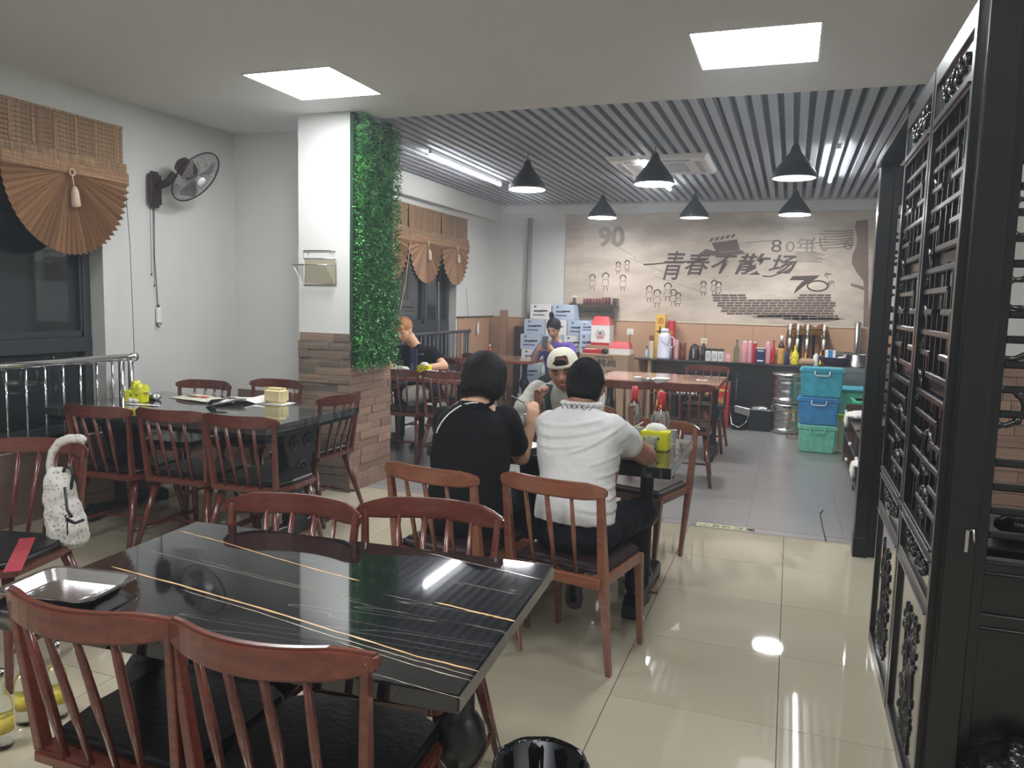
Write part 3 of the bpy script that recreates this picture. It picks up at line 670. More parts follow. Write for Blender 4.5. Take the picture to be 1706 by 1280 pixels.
def socket(px, py, label, y=YB - .012, s=.043):
    p = at(px, py, y=y - .01); t = thing('wall_socket', label, 'socket', (p.x, y - .008, p.z))
    MB().box(-s, s, -.01, 0, -s, s).build('plate', 'white_p', t, .003); b = MB()
    for dx, dz in ((0, .015), (-.014, -.012), (.014, -.012)): b.box(dx - .003, dx + .003, -.011, -.009, dz - .006, dz + .006)
    b.build('slot', 'black', t); return t
sk = socket(1050, 553, 'white wall socket between the red-lidded carton and the thermos')
MB().tube([(.0, -.02, -.02), (.0, -.03, -.1), (-.03, -.03, -.25), (-.02, -.04, -.4)], .004, 6).build('plugged_cord', 'wood_edge', sk)
s2 = socket(1173, 569, 'white wall socket with a black plug above the counter', s=.04); MB().lathe([(.02, 0), (.018, .03)], 12, M.Rotation(PI / 2, 4, 'X')).build('plug', 'black', s2)
op = tag(MB().lathe([(.014, 0), (.018, .04), (.016, .14), (.008, .16)], 10).tube([(.0, 0, .15), (.02, 0, .18), (.03, 0, .15)], .006, 6).build('white_opener', 'white_p', None, loc=tuple(at(795, 548, x=-4.02) + V((.01, 0, -.08)))), 'small white hook-ended handle hanging on the tan dado near the corner', 'handle')
# ================================================================ CHAIRS
def rail_mb(w, z, h, y0=-.29, sag=.05, th=.024):
    b = MB(); n = 12; P = []
    for i in range(n + 1):
        s = -1 + 2 * i / n; x = s * w / 2; y = y0 + sag * s * s; hh = h * (.5 if abs(s) == 1 else (.82 if abs(s) > .8 else 1)); zz = z - h + (h - hh) * .35
        P.append([(x, y - th / 2, zz), (x, y + th / 2, zz), (x, y + th / 2, zz + hh), (x, y - th / 2, zz + hh)])
    vs = [q for p in P for q in p]; fs = [(0, 1, 2, 3), tuple(4 * n + k for k in (3, 2, 1, 0))]
    for i in range(n):
        for k in range(4): fs.append((4 * i + k, 4 * i + (k + 1) % 4, 4 * i + 4 + (k + 1) % 4, 4 * i + 4 + k))
    return b.add(vs, fs)
def sq(b, a, c, r0, r1, flat=1): return b.tube([a, c], [r0, r1], 4, flat=flat, smooth=False, up=(0, 1, 0))
def chair_proto(kind, wood, pad, nsp, H=.82, w=.46):
    t = thing('dining_chair', '', 'chair')
    rail_mb(w, H, .066, sag=.05 if kind == 'straight' else .085, y0=-.29 if kind == 'straight' else -.30).build('top_rail', wood, t, .006, 2)
    if kind == 'straight':
        for s in (-1, 1):
            MB().tube([(s * .205, -.10, 0), (s * .205, -.19, .43), (s * .205, -.245, H - .03)], [.016, .026, .018], 4, smooth=False).build('back_post', wood, t, .003)
            MB().tube([(s * .20, .25, 0), (s * .195, .20, .42)], [.015, .026], 4, smooth=False).build('leg', wood, t, .003)
        f = MB().box(-.2, .2, -.215, -.185, .385, .43).box(-.2, .2, .17, .2, .385, .43).box(-.21, -.185, -.2, .19, .385, .43).box(.185, .21, -.2, .19, .385, .43)
        f.build('seat_frame', wood, t, .004)
        MB().taper((-.205, .205, -.185, .215), (-.19, .19, -.17, .2), .43, .465).build('seat', pad, t, .014, 3)
        fy, by = .2, -.2
    else:
        for s in (-1, 1):
            MB().tube([(s * .235, -.27, 0), (s * .17, -.14, .42)], [.013, .023], 8).build('leg', wood, t)
            MB().tube([(s * .225, .24, 0), (s * .165, .15, .42)], [.013, .023], 8).build('leg', wood, t)
            MB().tube([(s * .195, -.185, .44), (s * .216, -.228, H - .03)], [.024, .017], 4, flat=.7, smooth=False).build('back_post', wood, t, .003)
            MB().tube([(s * .215, -.2, .14), (s * .208, .2, .14)], .010, 8).build('stretcher', wood, t)
        MB().tube([(-.21, .0, .14), (.21, .0, .14)], .010, 8).build('stretcher', wood, t)
        MB().prism([(-.2, -.21), (.2, -.21), (.225, -.05), (.22, .17), (.16, .215), (-.16, .215), (-.22, .17), (-.225, -.05)], .415, .445, 'z').build('seat_frame', wood, t, .006, 2)
        MB().prism([(-.19, -.17), (.19, -.17), (.215, -.04), (.21, .16), (.15, .205), (-.15, .205), (-.21, .16), (-.215, -.04)], .445, .475, 'z').build('seat', pad, t, .014, 3)
    for i in range(nsp):
        s = -1 + 2 * (i + 1) / (nsp + 1); x = s * .2
        yt = -.245 - .045 * (1 - s * s) if kind == 'straight' else -.30 + .085 * (x / (w / 2)) ** 2
        MB().tube([(x * .93, -.195, .43), (x * .965, -.195 + (yt + .195) * .5, .43 + (H - .47) * .5), (x, yt, H - .04)], [.0085, .0125, .009], 6, flat=.75).build('spindle', wood, t)
    return t
PS = chair_proto('straight', 'wood_light', 'leather_br', 3, .81)
PW = chair_proto('windsor', 'wood', 'leather', 4, .845, .475)
used = {}
def chair(proto, x, y, deg, label, group):
    if proto.name not in used:
        used[proto.name] = 1; proto.location = (x, y, 0); proto.rotation_euler = (0, 0, math.radians(deg)); proto['label'] = label; proto['group'] = group; return proto
    return dup(proto, (x, y, 0), math.radians(deg), label, group)
def chair_rail(proto, p1, p2, z, face, label, group):
    a, b = at(*p1, z=z), at(*p2, z=z); c = (a + b) / 2; ang = math.degrees(math.atan2(b.y - a.y, b.x - a.x)) + (180 if face < 0 else 0)
    th = math.radians(ang); f = V((-math.sin(th), math.cos(th), 0)); c += f * .285
    return chair(proto, c.x, c.y, ang, label, group)
GA = 'chairs at the table with three people'; GB = 'chairs around the black table in front'; GL = 'chairs around the long black table by the window'; GR = 'chairs around the tables in the rear room'
chair(PS, -1.285, 3.0, -10, 'brown straight-legged chair under the woman in the black shirt', GA)
chair(PS, -.78, 3.03, -11, 'brown straight-legged chair under the man in the white shirt', GA)
cC = chair(PS, -.76, 4.47, 164, 'empty brown chair with dark padded seat at the far right of the people\'s table', GA)
cC.scale = (1, 1, .95)
chair(PS, -1.25, 4.62, 180, 'brown chair under the man in the white cap', GA)
chair(PW, -1.342, 1.39, 0, 'red-brown spindle chair in the bottom left corner, tucked under the front table', GB)
chair(PW, -.918, 1.405, 2, 'red-brown spindle chair at bottom centre, right of its twin', GB)
chair(PW, -1.40, 1.745, 184, 'red-brown chair on the far side of the front table, left one', GB)
chair(PW, -.985, 1.88, 186.5, 'red-brown chair on the far side of the front table, right one', GB)
chair(PW, -3.62, 3.46, 2, 'dark chair on the near side of the window table, leftmost of three', GL)
chair(PW, -3.17, 3.53, 3, 'dark chair on the near side of the window table, middle of three', GL)
chair(PW, -2.72, 3.54, 2, 'dark chair on the near side of the window table, rightmost of three', GL)
chair(PW, -3.95, 4.24, 182, 'chair against the white wall behind the papers on the window table', GL)
chair(PW, -3.58, 4.56, 178, 'chair against the white wall behind the cream foam block', GL)
chair(PW, -2.98, 4.36, 88, 'brown chair at the pillar end of the window table', GL)
chair(PW, -2.876, 2.097, 193, 'red-brown chair holding the white floral bag at the left edge', GL)
chair(PW, -3.30, 6.36, 0, 'brown chair with its back to the camera just right of the pillar', GR)
chair(PW, -2.84, 6.40, 0, 'brown chair with its back to the camera behind the woman in black', GR)
chair(PW, -3.08, 7.36, 180, 'dark chair on the far side of the blond person\'s table', GR)
chair(PW, -3.56, 7.30, 180, 'dark chair under the blond person', GR)
chair_rail(PW, (1005, 638), (1094, 642), .82, 1, 'brown chair before the rear brown table, left one', GR)
chair_rail(PW, (1094, 642), (1190, 647), .82, 1, 'brown chair before the rear brown table, right one', GR)
chair(PW, -.80, 8.1, 180, 'brown chair on the far side of the rear brown table', GR)
chair(PW, -3.45, 8.72, 0, 'dark chair before the farthest left table', GR)
chair(PW, -2.66, 9.26, 183, 'chair under the person in purple', GR)
# ================================================================ TABLES
def tleg(t, x, y, L, mt='black', kind='ball', ztop=.70, foot=.34):
    b = MB().lathe([(.042, .10), (.046, .12), (.034, .15), (.034, .36), (.045, .375), (.062, .405), (.066, .43), (.060, .46), (.042, .49), (.034, .50), (.034, .64), (.042, .66), (.046, .69), (.046, ztop)], 20, M.Translation((x, y, 0)))
    if kind == 'scroll':
        b = MB(); pr = [(-.17, .68), (.17, .68), (.17, .60), (.13, .50), (.10, .40), (.075, .30), (.065, .2), (.075, .1), (-.075, .1), (-.065, .2), (-.075, .30), (-.10, .40), (-.13, .50), (-.17, .60)]
        b.prism([(p + y, z) for p, z in pr], x - .045, x + .045, 'x')
    l = b.build('leg', mt, t, .004 if kind == 'scroll' else 0)
    if kind == 'scroll':
        for s in (-1, 1):
            for k, (yy, zz, rr) in enumerate(((0, .42, .055), (-.07, .58, .05), (.07, .58, .05), (0, .24, .03))):
                c = MB(); c.tube([(x + s * .046, y + yy + rr * (1 - i / 16) * math.cos(i * .6), zz + rr * (1 - i / 16) * math.sin(i * .6)) for i in range(14)], .011, 5, up=(1, 0, 0)); c.build('carving', mt, l)
    MB().prism([(y - foot, 0), (y - foot, .07), (y - foot + .05, .10), (y - .08, .085), (y - .06, .12), (y + .06, .12), (y + .08, .085), (y + foot - .05, .10), (y + foot, .07), (y + foot, 0), (y + foot - .06, 0), (y + foot - .07, .025), (y - foot + .07, .025), (y - foot + .06, 0)], x - .04, x + .04, 'x').build('foot', mt, t, .006)
    MB().box(x - .05, x + .05, y - .25, y + .25, ztop - .005, ztop + .012).build('mount_plate', mt, t, .003)
def table(cx, cy, w, d, deg, label, mt, top=.75, th=.042, inset=.22, kind='ball', edge=None, apron=False, group='dining tables'):
    t = thing('dining_table', label, 'table', (cx, cy, 0), math.radians(deg), group)
    MB().box(-w / 2, w / 2, -d / 2, d / 2, top - th, top).build('tabletop', mt, t, .004, 2)
    if edge: MB().box(-w / 2 - .004, w / 2 + .004, -d / 2 - .004, d / 2 + .004, top - th + .004, top - .006).build('edge_band', edge, t, .003)
    if apron: MB().box(-w / 2 + .03, w / 2 - .03, -d / 2 + .03, d / 2 - .03, top - th - .03, top - th).build('apron', 'black', t, .003)
    for s in (-1, 1): tleg(t, s * (w / 2 - inset), 0, .6, kind=kind, ztop=top - th - .012, foot=min(.33, d / 2 - .06))
    return t
T1 = table(-1.138, 1.584, 1.17, .75, 3.3, 'glossy black marble table with gold veins in the foreground', 'marble', inset=.132, th=.04)
T3 = table(-1.06, 3.805, 1.20, .80, 0, 'black table where the woman and two men are eating', 'marble', inset=.17, th=.05)
T2 = table(-3.49, 3.95, 1.66, .98, 0, 'long black stone table by the front left window', 'counter_top', inset=.16, th=.045, kind='scroll', apron=True)
T4 = table(-3.36, 6.72, 1.28, .74, 0, 'brown table beside the green hedge where the blond person eats', 'wood_table', edge='wood_edge', inset=.2)
T5 = table(-3.52, 9.25, 1.15, .80, 0, 'farthest brown table near the left corner of the rear room', 'wood_table', edge='wood_edge', inset=.2)
T6 = table(-1.18, 7.74, 1.18, .92, 0, 'brown table with white bowls at the rear right', 'wood_table', edge='wood_edge', inset=.07)
def vein(pts, w, mt):
    """a mineral vein lying in the polished stone"""
    P = [at(x, y, z=.7504) - V(T1.location) for x, y in pts]; P = [M.Rotation(-T1.rotation_euler.z, 4, 'Z') @ p for p in P]; vs = []; fs = []
    rr = random.Random(int(pts[0][0])); Q = []
    for a, b in zip(P[:-1], P[1:]):
        for k in range(6): q = a.lerp(b, k / 6); Q.append(q + V((0, rr.uniform(-.0015, .0015), 0)))
    Q.append(P[-1])
    for i, q in enumerate(Q): ww = w * (.5 + rr.random() * .6) * (.25 if i in (0, len(Q) - 1) else 1); vs += [(q.x, q.y - ww, .7503), (q.x, q.y + ww, .7503)]
    fs = [(2 * i, 2 * i + 2, 2 * i + 3, 2 * i + 1) for i in range(len(Q) - 1)]
    MB().add(vs, fs).build('stone_vein', mt, T1)
MT['vein_gold'] = mat('gold_stone_vein', (196, 158, 112), .15); MT['vein_pale'] = mat('pale_stone_vein', (150, 138, 120), .15)
vein([(186, 944), (300, 975), (430, 1012), (560, 1052), (690, 1092), (797, 1119)], .0035, 'vein_gold'); vein([(300, 982), (430, 1020), (560, 1062), (690, 1100), (790, 1127)], .0018, 'vein_pale')
vein([(560, 1068), (680, 1106), (785, 1134)], .002, 'vein_pale')
vein([(298, 884), (370, 903), (460, 930), (530, 950), (600, 968)], .003, 'vein_gold'); vein([(725, 1003), (780, 1017), (820, 1026), (858, 1035)], .004, 'vein_gold')
vein([(240, 915), (400, 955), (520, 985), (640, 1015)], .0009, 'vein_pale'); vein([(330, 932), (450, 965), (600, 1000)], .0008, 'vein_pale')
vein([(716, 922), (800, 942), (905, 966)], .002, 'vein_pale'); vein([(640, 990), (730, 1010)], .001, 'vein_pale'); vein([(740, 965), (870, 992)], .001, 'vein_pale'); vein([(620, 1122), (700, 1145), (775, 1165)], .0012, 'vein_pale')
# ================================================================ PEOPLE
def solid(name, mb, mt, parent, voxel=.009, sm=6, disp=0, dscale=.12):
    o = mb.build(name, mt, parent)
    md = o.modifiers.new('r', 'REMESH'); md.mode = 'VOXEL'; md.voxel_size = voxel; md.use_smooth_shade = True
    if sm: q = o.modifiers.new('s', 'SMOOTH'); q.iterations = sm; q.factor = .5
    if disp:
        tx = bpy.data.textures.new(name, 'CLOUDS'); tx.noise_scale = dscale; tx.noise_depth = 2
        d = o.modifiers.new('d', 'DISPLACE'); d.texture = tx; d.strength = disp; d.mid_level = .5; d.texture_coords = 'LOCAL'
    bake(o); o.data.materials.clear(); o.data.materials.append(MT[mt]); o.data.polygons.foreach_set('use_smooth', [True] * len(o.data.polygons)); return o
def g(a, b, s): return math.exp(-((a - b) / s) ** 2)
def head_mb(b, c, yaw, pitch, roll=0, s=1.0, nose=1.0):
    """face towards local +y"""
    q = M.Translation(V(c)) @ M.Rotation(yaw, 4, 'Z') @ M.Rotation(pitch, 4, 'X') @ M.Rotation(roll, 4, 'Y') @ M.Scale(s, 4)
    NU, NV = 44, 34; vs = []; fs = []
    for i in range(1, NV):
        ph = PI * i / NV; z = -math.cos(ph); rr = math.sin(ph)
        for j in range(NU):
            th = 2 * PI * j / NU; dx, dy, dz = rr * math.cos(th), rr * math.sin(th), z
            x, y, zz = dx * .076, dy * .096, dz * .118
            if dz < 0: k = -dz; x *= 1 - .30 * k * k; y = y * (1 - .12 * k) + (.012 * k if dy > 0 else .02 * k)
            if dy > 0:
                fr = dy ** 1.5
                y += .026 * nose * fr * g(x, 0, .013) * g(zz, -.022, .020) + .010 * nose * fr * g(x, 0, .010) * g(zz, .0, .022)
                y -= .013 * fr * (g(x, .031, .017) + g(x, -.031, .017)) * g(zz, .004, .014)
                y += .006 * fr * (g(x, .03, .026) + g(x, -.03, .026)) * g(zz, .026, .010)
                y += .008 * fr * g(x, 0, .022) * g(zz, -.058, .012) + .010 * fr * g(x, 0, .024) * g(zz, -.092, .018)
                y -= .004 * fr * g(x, 0, .02) * g(zz, -.073, .006)
                x += math.copysign(.004, x) * g(abs(x), .05, .02) * g(zz, -.012, .02)
            vs.append((x, y, zz))
    vs += [(0, .02, -.117), (0, 0, .118)]; nb = len(vs) - 2
    for i in range(NV - 2):
        for j in range(NU): k = (j + 1) % NU; fs.append((i * NU + j, i * NU + k, (i + 1) * NU + k, (i + 1) * NU + j))
    for j in range(NU): k = (j + 1) % NU; fs += [(nb, k, j), (nb + 1, (NV - 2) * NU + j, (NV - 2) * NU + k)]
    b.add(vs, fs, True, q)
    for sx in (-1, 1): b.ell((0, 0, 0), (.010, .020, .032), 10, q @ M.Translation((sx * .077, -.008, -.008)) @ M.Rotation(-sx * .25, 4, 'Z'))
    return q
def face_bits(q, parent, closed=True, brow='hair'):
    for sx in (-1, 1):
        MB().ell((0, 0, 0), (.0135, .006, .0035 if closed else .006), 10, q @ M.Translation((sx * .031, .0805, .003))).build('eye', 'eye', parent)
        MB().tube([q @ V((sx * .014, .092, .024)), q @ V((sx * .032, .0905, .031)), q @ V((sx * .050, .078, .024))], [.003, .0042, .002], 6).build('eyebrow', brow, parent)
    MB().tube([q @ V((-.022, .088, -.060)), q @ V((-.008, .0985, -.056)), q @ V((.008, .0985, -.056)), q @ V((.022, .088, -.060))], [.003, .006, .006, .003], 6).build('lips', 'lip', parent)
def hand_mb(b, wr, d, n, curl, side=1, s=1.0):
    """wrist point, direction of the palm, palm normal, curl angle, thumb side"""
    d = V(d).normalized(); n = V(n); n = (n - d * n.dot(d)).normalized(); sd = d.cross(n) * side; wr = V(wr)
    rt = M((list(sd) + [0], list(d) + [0], list(n) + [0], [0, 0, 0, 1])).transposed()
    b.ell(wr + d * .045 * s, (.040 * s, .052 * s, .017 * s), 14, rt); b.cap(wr - d * .01, wr + d * .03, .025 * s, .028 * s, 12)
    for k, (off, L) in enumerate(((.030, .078), (.0105, .088), (-.0105, .081), (-.031, .064))):
        p = wr + d * .082 * s + sd * off * s; a = curl * (.5 + .08 * k); dd = d.copy()
        b.cap(wr + d * .05 * s + sd * off * .9 * s, p, .0095 * s, .009 * s, 8)
        for j, fr in enumerate((.45, .32, .23)):
            dd = (d * math.cos(a) + n * math.sin(a)).normalized(); p2 = p + dd * L * fr * s
            b.cap(p, p2, (.0088 - .0008 * j) * s, (.0080 - .0008 * j) * s, 8); p = p2; a += curl * .55
    p = wr + d * .02 * s + sd * .03 * s; p2 = p + (d * .6 + sd * .75 + n * .25).normalized() * .038 * s; p3 = p2 + (d * .9 + sd * .25 + n * .45).normalized() * .032 * s
    b.cap(p, p2, .013 * s, .011 * s, 8); b.cap(p2, p3, .010 * s, .008 * s, 8)
    return b
def hair_strands(parent, q, r, c, n, length, mt, wd=.002, top=-.1, face=.045, lift=.004, seed=1, back=1.0):
    """fine locks that leave the crown and lie over the skull; stuff"""
    rr = random.Random(seed); b = MB(); c = V(c)
    for i in range(n):
        a = rr.random() * 2 * PI; ph = math.acos(rr.uniform(top, 1)); st = []; L0 = length * rr.uniform(.7, 1.05); z0 = None; p = V((math.sin(ph) * math.cos(a), math.sin(ph) * math.sin(a), math.cos(ph))); k = 6; acc = 0
        az = a + rr.uniform(-.15, .15); pts = []
        for j in range(k + 1):
            pj = V((r[0] * p.x, r[1] * p.y, r[2] * p.z)) * (1 + lift * 8 * rr.random() * (j / k)) + c
            if ph > PI * .55: pj.z = c.z + r[2] * math.cos(PI * .55) - (ph - PI * .55) * r[2] * 1.1
            if pj.y > face and pj.z < c.z + r[2] * .45: break
            pts.append(pj); ph += L0 / k / .11; p = V((math.sin(min(ph, PI * .56)) * math.cos(az), math.sin(min(ph, PI * .56)) * math.sin(az), math.cos(ph)))
        if len(pts) < 3: continue
        for u, v_ in zip(pts[:-1], pts[1:]):
            d = (v_ - u).normalized(); sd = d.cross(u - c).normalized() * wd; b.add([q @ (u - sd), q @ (u + sd), q @ (v_ + sd * .8), q @ (v_ - sd * .8)], [(0, 1, 2, 3)])
    o = b.build('hair_locks', mt, parent); o['kind'] = 'stuff'; return o
def shoe(parent, heel, toe, up=(0, 0, 1), mt='black', s=1.0):
    heel, toe = V(heel), V(toe); d = (toe - heel).normalized(); L = (toe - heel).length; u = V(up); u = (u - d * u.dot(d)).normalized(); r = d.cross(u)
    rt = M((list(r) + [0], list(d) + [0], list(u) + [0], [0, 0, 0, 1])).transposed(); q = M.Translation(heel) @ rt
    pts = [(-.03, .0), (.03, .0), (.036, .08), (.046, .18), (.038, .25), (.0, .275), (-.034, .25), (-.04, .18), (-.030, .08)]
    k = L / .275
    b = MB().prism([(x, y * k) for x, y in pts], 0, .028, 'z', q); so = b.build('shoe_sole', 'sole', parent, .006, 2)
    b = MB().loft([(0, 0, 0, .033, .0, 0)] * 0 + [(0, .045, .028, .033, .042, 0), (0, .05, .06, .032, .038, 0), (0, .05, .10, .034, .04, 0)], 14)
    b.ell((0, .17 * k, .03), (.040, .10 * k, .035), 14).ell((0, .08, .04), (.036, .07, .045), 14)
    bb = MB().add(b.v, b.f, True, q)
    return bb.build('shoe', mt, parent)
# ---- woman in black (back view)
p1 = thing('person', 'woman with black bobbed hair and black shirt, seated with her back to the camera', 'person', (-1.25, 3.05, 0))
LOC = V((-1.25, 3.05, 0))
def L(x, y, z): return V((x, y, z)) - LOC
def torso(b, pel, sh, w_hip, w_sh, d=.11, grow=0, z0=None, mid=None):
    px, py, pz = pel; sx, sy, sz = sh; S = []
    for t, wx, dd in ((0, w_hip, d * 1.05), (.16, w_hip * .99, d * 1.1), (.4, w_hip * .93, d), (.62, (w_hip + w_sh) * .49, d * 1.02), (.8, w_sh * .93, d * 1.0), (.92, w_sh * .86, d * .82), (1.0, w_sh * .55, d * .6), (1.05, .055, .05)):
        S.append((px + (sx - px) * t, py + (sy - py) * t ** .8 , pz + (sz - pz) * t, wx + grow, dd + grow, -.15))
    return b.loft(S, 24)
b = MB(); torso(b, L(-1.27, 3.05, .50), L(-1.26, 3.16, 1.01), .155, .165, .10)
b.cap(L(-1.25, 3.145, .98), L(-1.245, 3.185, 1.09), .052, .048)
q1 = head_mb(b, L(-1.235, 3.20, 1.118), math.radians(8), math.radians(-26), s=.97)
O = V((.04, 0, 0)); shR, elR, wrR = at(842, 700, y=3.17) - LOC + O, at(868, 762, y=3.33) - LOC + O, at(884, 712, y=3.36) - LOC + O
b.cap(shR, elR, .045, .040); b.cap(elR, wrR, .040, .024)
hand_mb(b, wrR, (.03, .03, .25), (-.6, .5, -.2), 1.0, -1, .92)
shL, elL, wrL = L(-1.42, 3.17, .92), L(-1.46, 3.40, .80), L(-1.30, 3.58, .79)
b.cap(shL, elL, .045, .038); b.cap(elL, wrL, .036, .024); hand_mb(b, wrL, (.3, .3, -.01), (0, 0, -1), .3, 1, .92)
solid('body', b, 'skin_p', p1, .007, 3)
face_bits(q1, p1)
h = MB(); h.ell((0, 0, 0), (.098, .108, .112), 22, q1 @ M.Translation((0, -.014, .022))); h.loft([(0, -.028, -.10, .088, .070, 0), (0, -.03, -.05, .098, .088, 0), (0, -.018, .02, .100, .1, 0), (0, -.01, .06, .09, .09, 0)], 24)
hh = MB(); k = len(MB().ell((0, 0, 0), (.098, .108, .112), 22).v)
hh.ell((0, 0, 0), (.098, .108, .112), 22, q1 @ M.Translation((0, -.014, .022)))
hh.add(MB().loft([(0, -.034, -.095, .084, .064, 0), (0, -.032, -.055, .100, .086, 0), (0, -.02, .02, .102, .1, 0), (0, -.012, .06, .09, .09, 0)], 24).v, MB().loft([(0, 0, 0, 1, 1, 0)] * 4, 24).f, True, q1)
solid('hair', hh, 'hair', p1, .008, 4, .008, .03)
b = MB(); torso(b, L(-1.27, 3.05, .43), L(-1.26, 3.155, .995), .175, .178, .115, .010); 
b.cap(shR, shR.lerp(elR, .62), .068, .062); b.cap(L(-1.405, 3.16, .93), L(-1.44, 3.30, .86), .066, .064)
solid('black_shirt', b, 'tee_black', p1, .009, 8, .012, .1)
bpy.context.view_layer.update()
def on_surface(o, pts, lift=.003, dx=0):
    """points of a garment's own surface where the seam runs"""
    out = []; mw = o.matrix_world.inverted()
    for px, py in pts:
        d = CF + CR * (px - 853) / FPX - CU * (py - 640) / FPX; c = CC + V((dx, 0, 0))
        ok, co, nn, _ = o.ray_cast(mw @ c, (mw.to_3x3() @ d).normalized())
        if ok: out.append(co + nn * lift)
    return out
sh1 = [c for c in p1.children if c.name.startswith('black_shirt')][0]
pp = on_surface(sh1, [(797, 672), (786, 672), (776, 674), (766, 678), (757, 684), (749, 690), (742, 697), (736, 705), (731, 714), (728, 722)], dx=.04)
if len(pp) > 2: MB().tube(pp, .0035, 6).build('white_piping', 'white_p', p1)
MB().tube([L(-1.25 + .072 * math.cos(a), 3.14 + .066 * math.sin(a), 1.022 + .012 * math.sin(a)) for a in [i * PI / 10 for i in range(20)]], .009, 6, closed=True).build('collar', 'tee_black', p1)
b = MB(); b.ell(L(-1.27, 3.03, .53), (.18, .14, .10), 18)
for s in (-1, 1): b.cap(L(-1.27 + s * .09, 3.05, .54), L(-1.27 + s * .11, 3.46, .53), .085, .062); b.cap(L(-1.27 + s * .11, 3.46, .53), L(-1.27 + s * .11, 3.48, .10), .058, .045)
solid('trousers', b, 'pants', p1, .010, 5, .01, .08)
for s in (-1, 1): shoe(p1, L(-1.27 + s * .11, 3.43, 0), L(-1.27 + s * .11, 3.68, 0))
p1.location.x -= .04; hair_strands(p1, q1, (.102, .112, .114), (0, -.016, .02), 1500, .115, 'hair', .0022, top=.1)
# ---- man in white shirt (back view)
LOC = V((-.79, 3.08, 0))
p2 = thing('person', 'man with short black hair and white T-shirt, seated with his back to the camera', 'person', LOC)
b = MB(); torso(b, L(-.79, 3.06, .50), L(-.815, 3.16, 1.01), .165, .185, .105)
b.cap(L(-.815, 3.15, .97), L(-.82, 3.19, 1.09), .062, .058)
q2 = head_mb(b, L(-.815, 3.21, 1.11), math.radians(4), math.radians(-28), s=.96)
b.cap(L(-.665, 3.15, .93), L(-.572, 3.40, .80), .052, .047); b.cap(L(-.572, 3.40, .80), L(-.72, 3.60, .785), .045, .028); hand_mb(b, L(-.72, 3.60, .785), (-.3, .25, 0), (0, 0, -1), .5, -1)
b.cap(L(-.965, 3.15, .93), L(-.985, 3.36, .80), .05, .045); b.cap(L(-.985, 3.36, .80), L(-.90, 3.60, .86), .044, .028); hand_mb(b, L(-.90, 3.60, .86), (.2, .5, .1), (.2, 0, -1), .9, 1)
solid('body', b, 'skin_d', p2, .007, 3); face_bits(q2, p2)
hh = MB().ell((0, 0, 0), (.084, .104, .112), 24, q2 @ M.Translation((0, -.012, .022))); hh.add(MB().loft([(0, -.035, -.065, .066, .055, 0), (0, -.03, -.03, .078, .072, 0), (0, -.02, .02, .08, .085, 0), (0, -.01, .05, .07, .08, 0)], 24).v, MB().loft([(0, 0, 0, 1, 1, 0)] * 4, 24).f, True, q2)
solid('hair', hh, 'hair_s', p2, .007, 4)
b = MB()
torso(b, L(-.795, 3.03, .575), L(-.815, 3.15, 1.015), .160, .186, .122, .008)
b.cap(L(-.680, 3.14, .945), L(-.630, 3.255, .880), .074, .069); b.cap(L(-.945, 3.14, .945), L(-.965, 3.27, .86), .070, .066)
o = solid('white_shirt', b, 'tee_white', p2, .007, 8, .014, .07)
def wrinkle(o, lines):
    """cloth folds: ridges along short arcs (x0,z0,x1,z1,sag,height,width) on the back"""
    me = o.data; nn = [v.normal.copy() for v in me.vertices]
    for v, n_ in zip(me.vertices, nn):
        if n_.y > .35: continue
        a = 0
        for x0, z0, x1, z1, sg, h, w_ in lines:
            u = (v.co.x - x0) / (x1 - x0)
            if -.15 < u < 1.15:
                zz = z0 + (z1 - z0) * u - sg * 4 * u * (1 - u); f_ = max(0, min(1, (u + .15) / .3, (1.15 - u) / .3)); d = (v.co.z - zz) / w_
                a += h * f_ * (math.exp(-d * d) - .6 * math.exp(-(d + 1.6) ** 2))
        v.co += n_ * a
    me.update()
W_ = []
for (x0, y0, x1, y1, sg, h, w_) in ((905, 705, 1000, 700, .012, .006, .008), (905, 722, 1010, 712, .014, .006, .008), (900, 738, 985, 735, .012, .005, .007), (960, 748, 1030, 715, .012, .006, .008), (990, 770, 1040, 755, .004, .005, .007), (1000, 790, 1045, 782, .004, .006, .007), (1005, 810, 1040, 808, .003, .005, .007), (975, 835, 1030, 850, -.004, .006, .008), (965, 858, 1020, 870, -.004, .006, .008), (980, 815, 1030, 830, -.002, .005, .007), (900, 858, 960, 868, .01, .004, .009)):
    a_, b_ = at(x0, y0, y=3.06) - LOC, at(x1, y1, y=3.06) - LOC; W_.append((a_.x, a_.z, b_.x, b_.z, sg, h, w_))
wrinkle(o, W_)
cb2 = MB().tube([L(-.817 + .078 * math.cos(a), 3.165 + .066 * math.sin(a), 1.045 - .004 * math.sin(a)) for a in [i * PI / 12 for i in range(24)]], .015, 8, closed=True, flat=.9).build('collar', 'tee_white', p2)
for k in range(5):
    x = -.86 + .022 * k
    for dx in (.03, -.03): MB().tube([L(x, 3.083 - .004, 1.015), L(x + dx, 3.086, 1.055)], .0016, 4).build('collar_line_print', 'txt_dark', cb2)
b = MB(); b.ell(L(-.79, 3.04, .535), (.19, .155, .105), 18)
b.cap(L(-.88, 3.06, .54), L(-.90, 3.48, .52), .09, .068); b.cap(L(-.90, 3.48, .52), L(-.895, 3.43, .19), .062, .05)
b.cap(L(-.70, 3.06, .54), L(-.60, 3.42, .53), .09, .075); b.cap(L(-.60, 3.42, .53), L(-.64, 3.62, .12), .066, .05)
solid('trousers', b, 'pants', p2, .010, 5, .016, .08)
shoe(p2, L(-.895, 3.40, .205), L(-.895, 3.445, .012), (0, 1, .2)); shoe(p2, L(-.64, 3.56, 0), L(-.62, 3.82, 0))
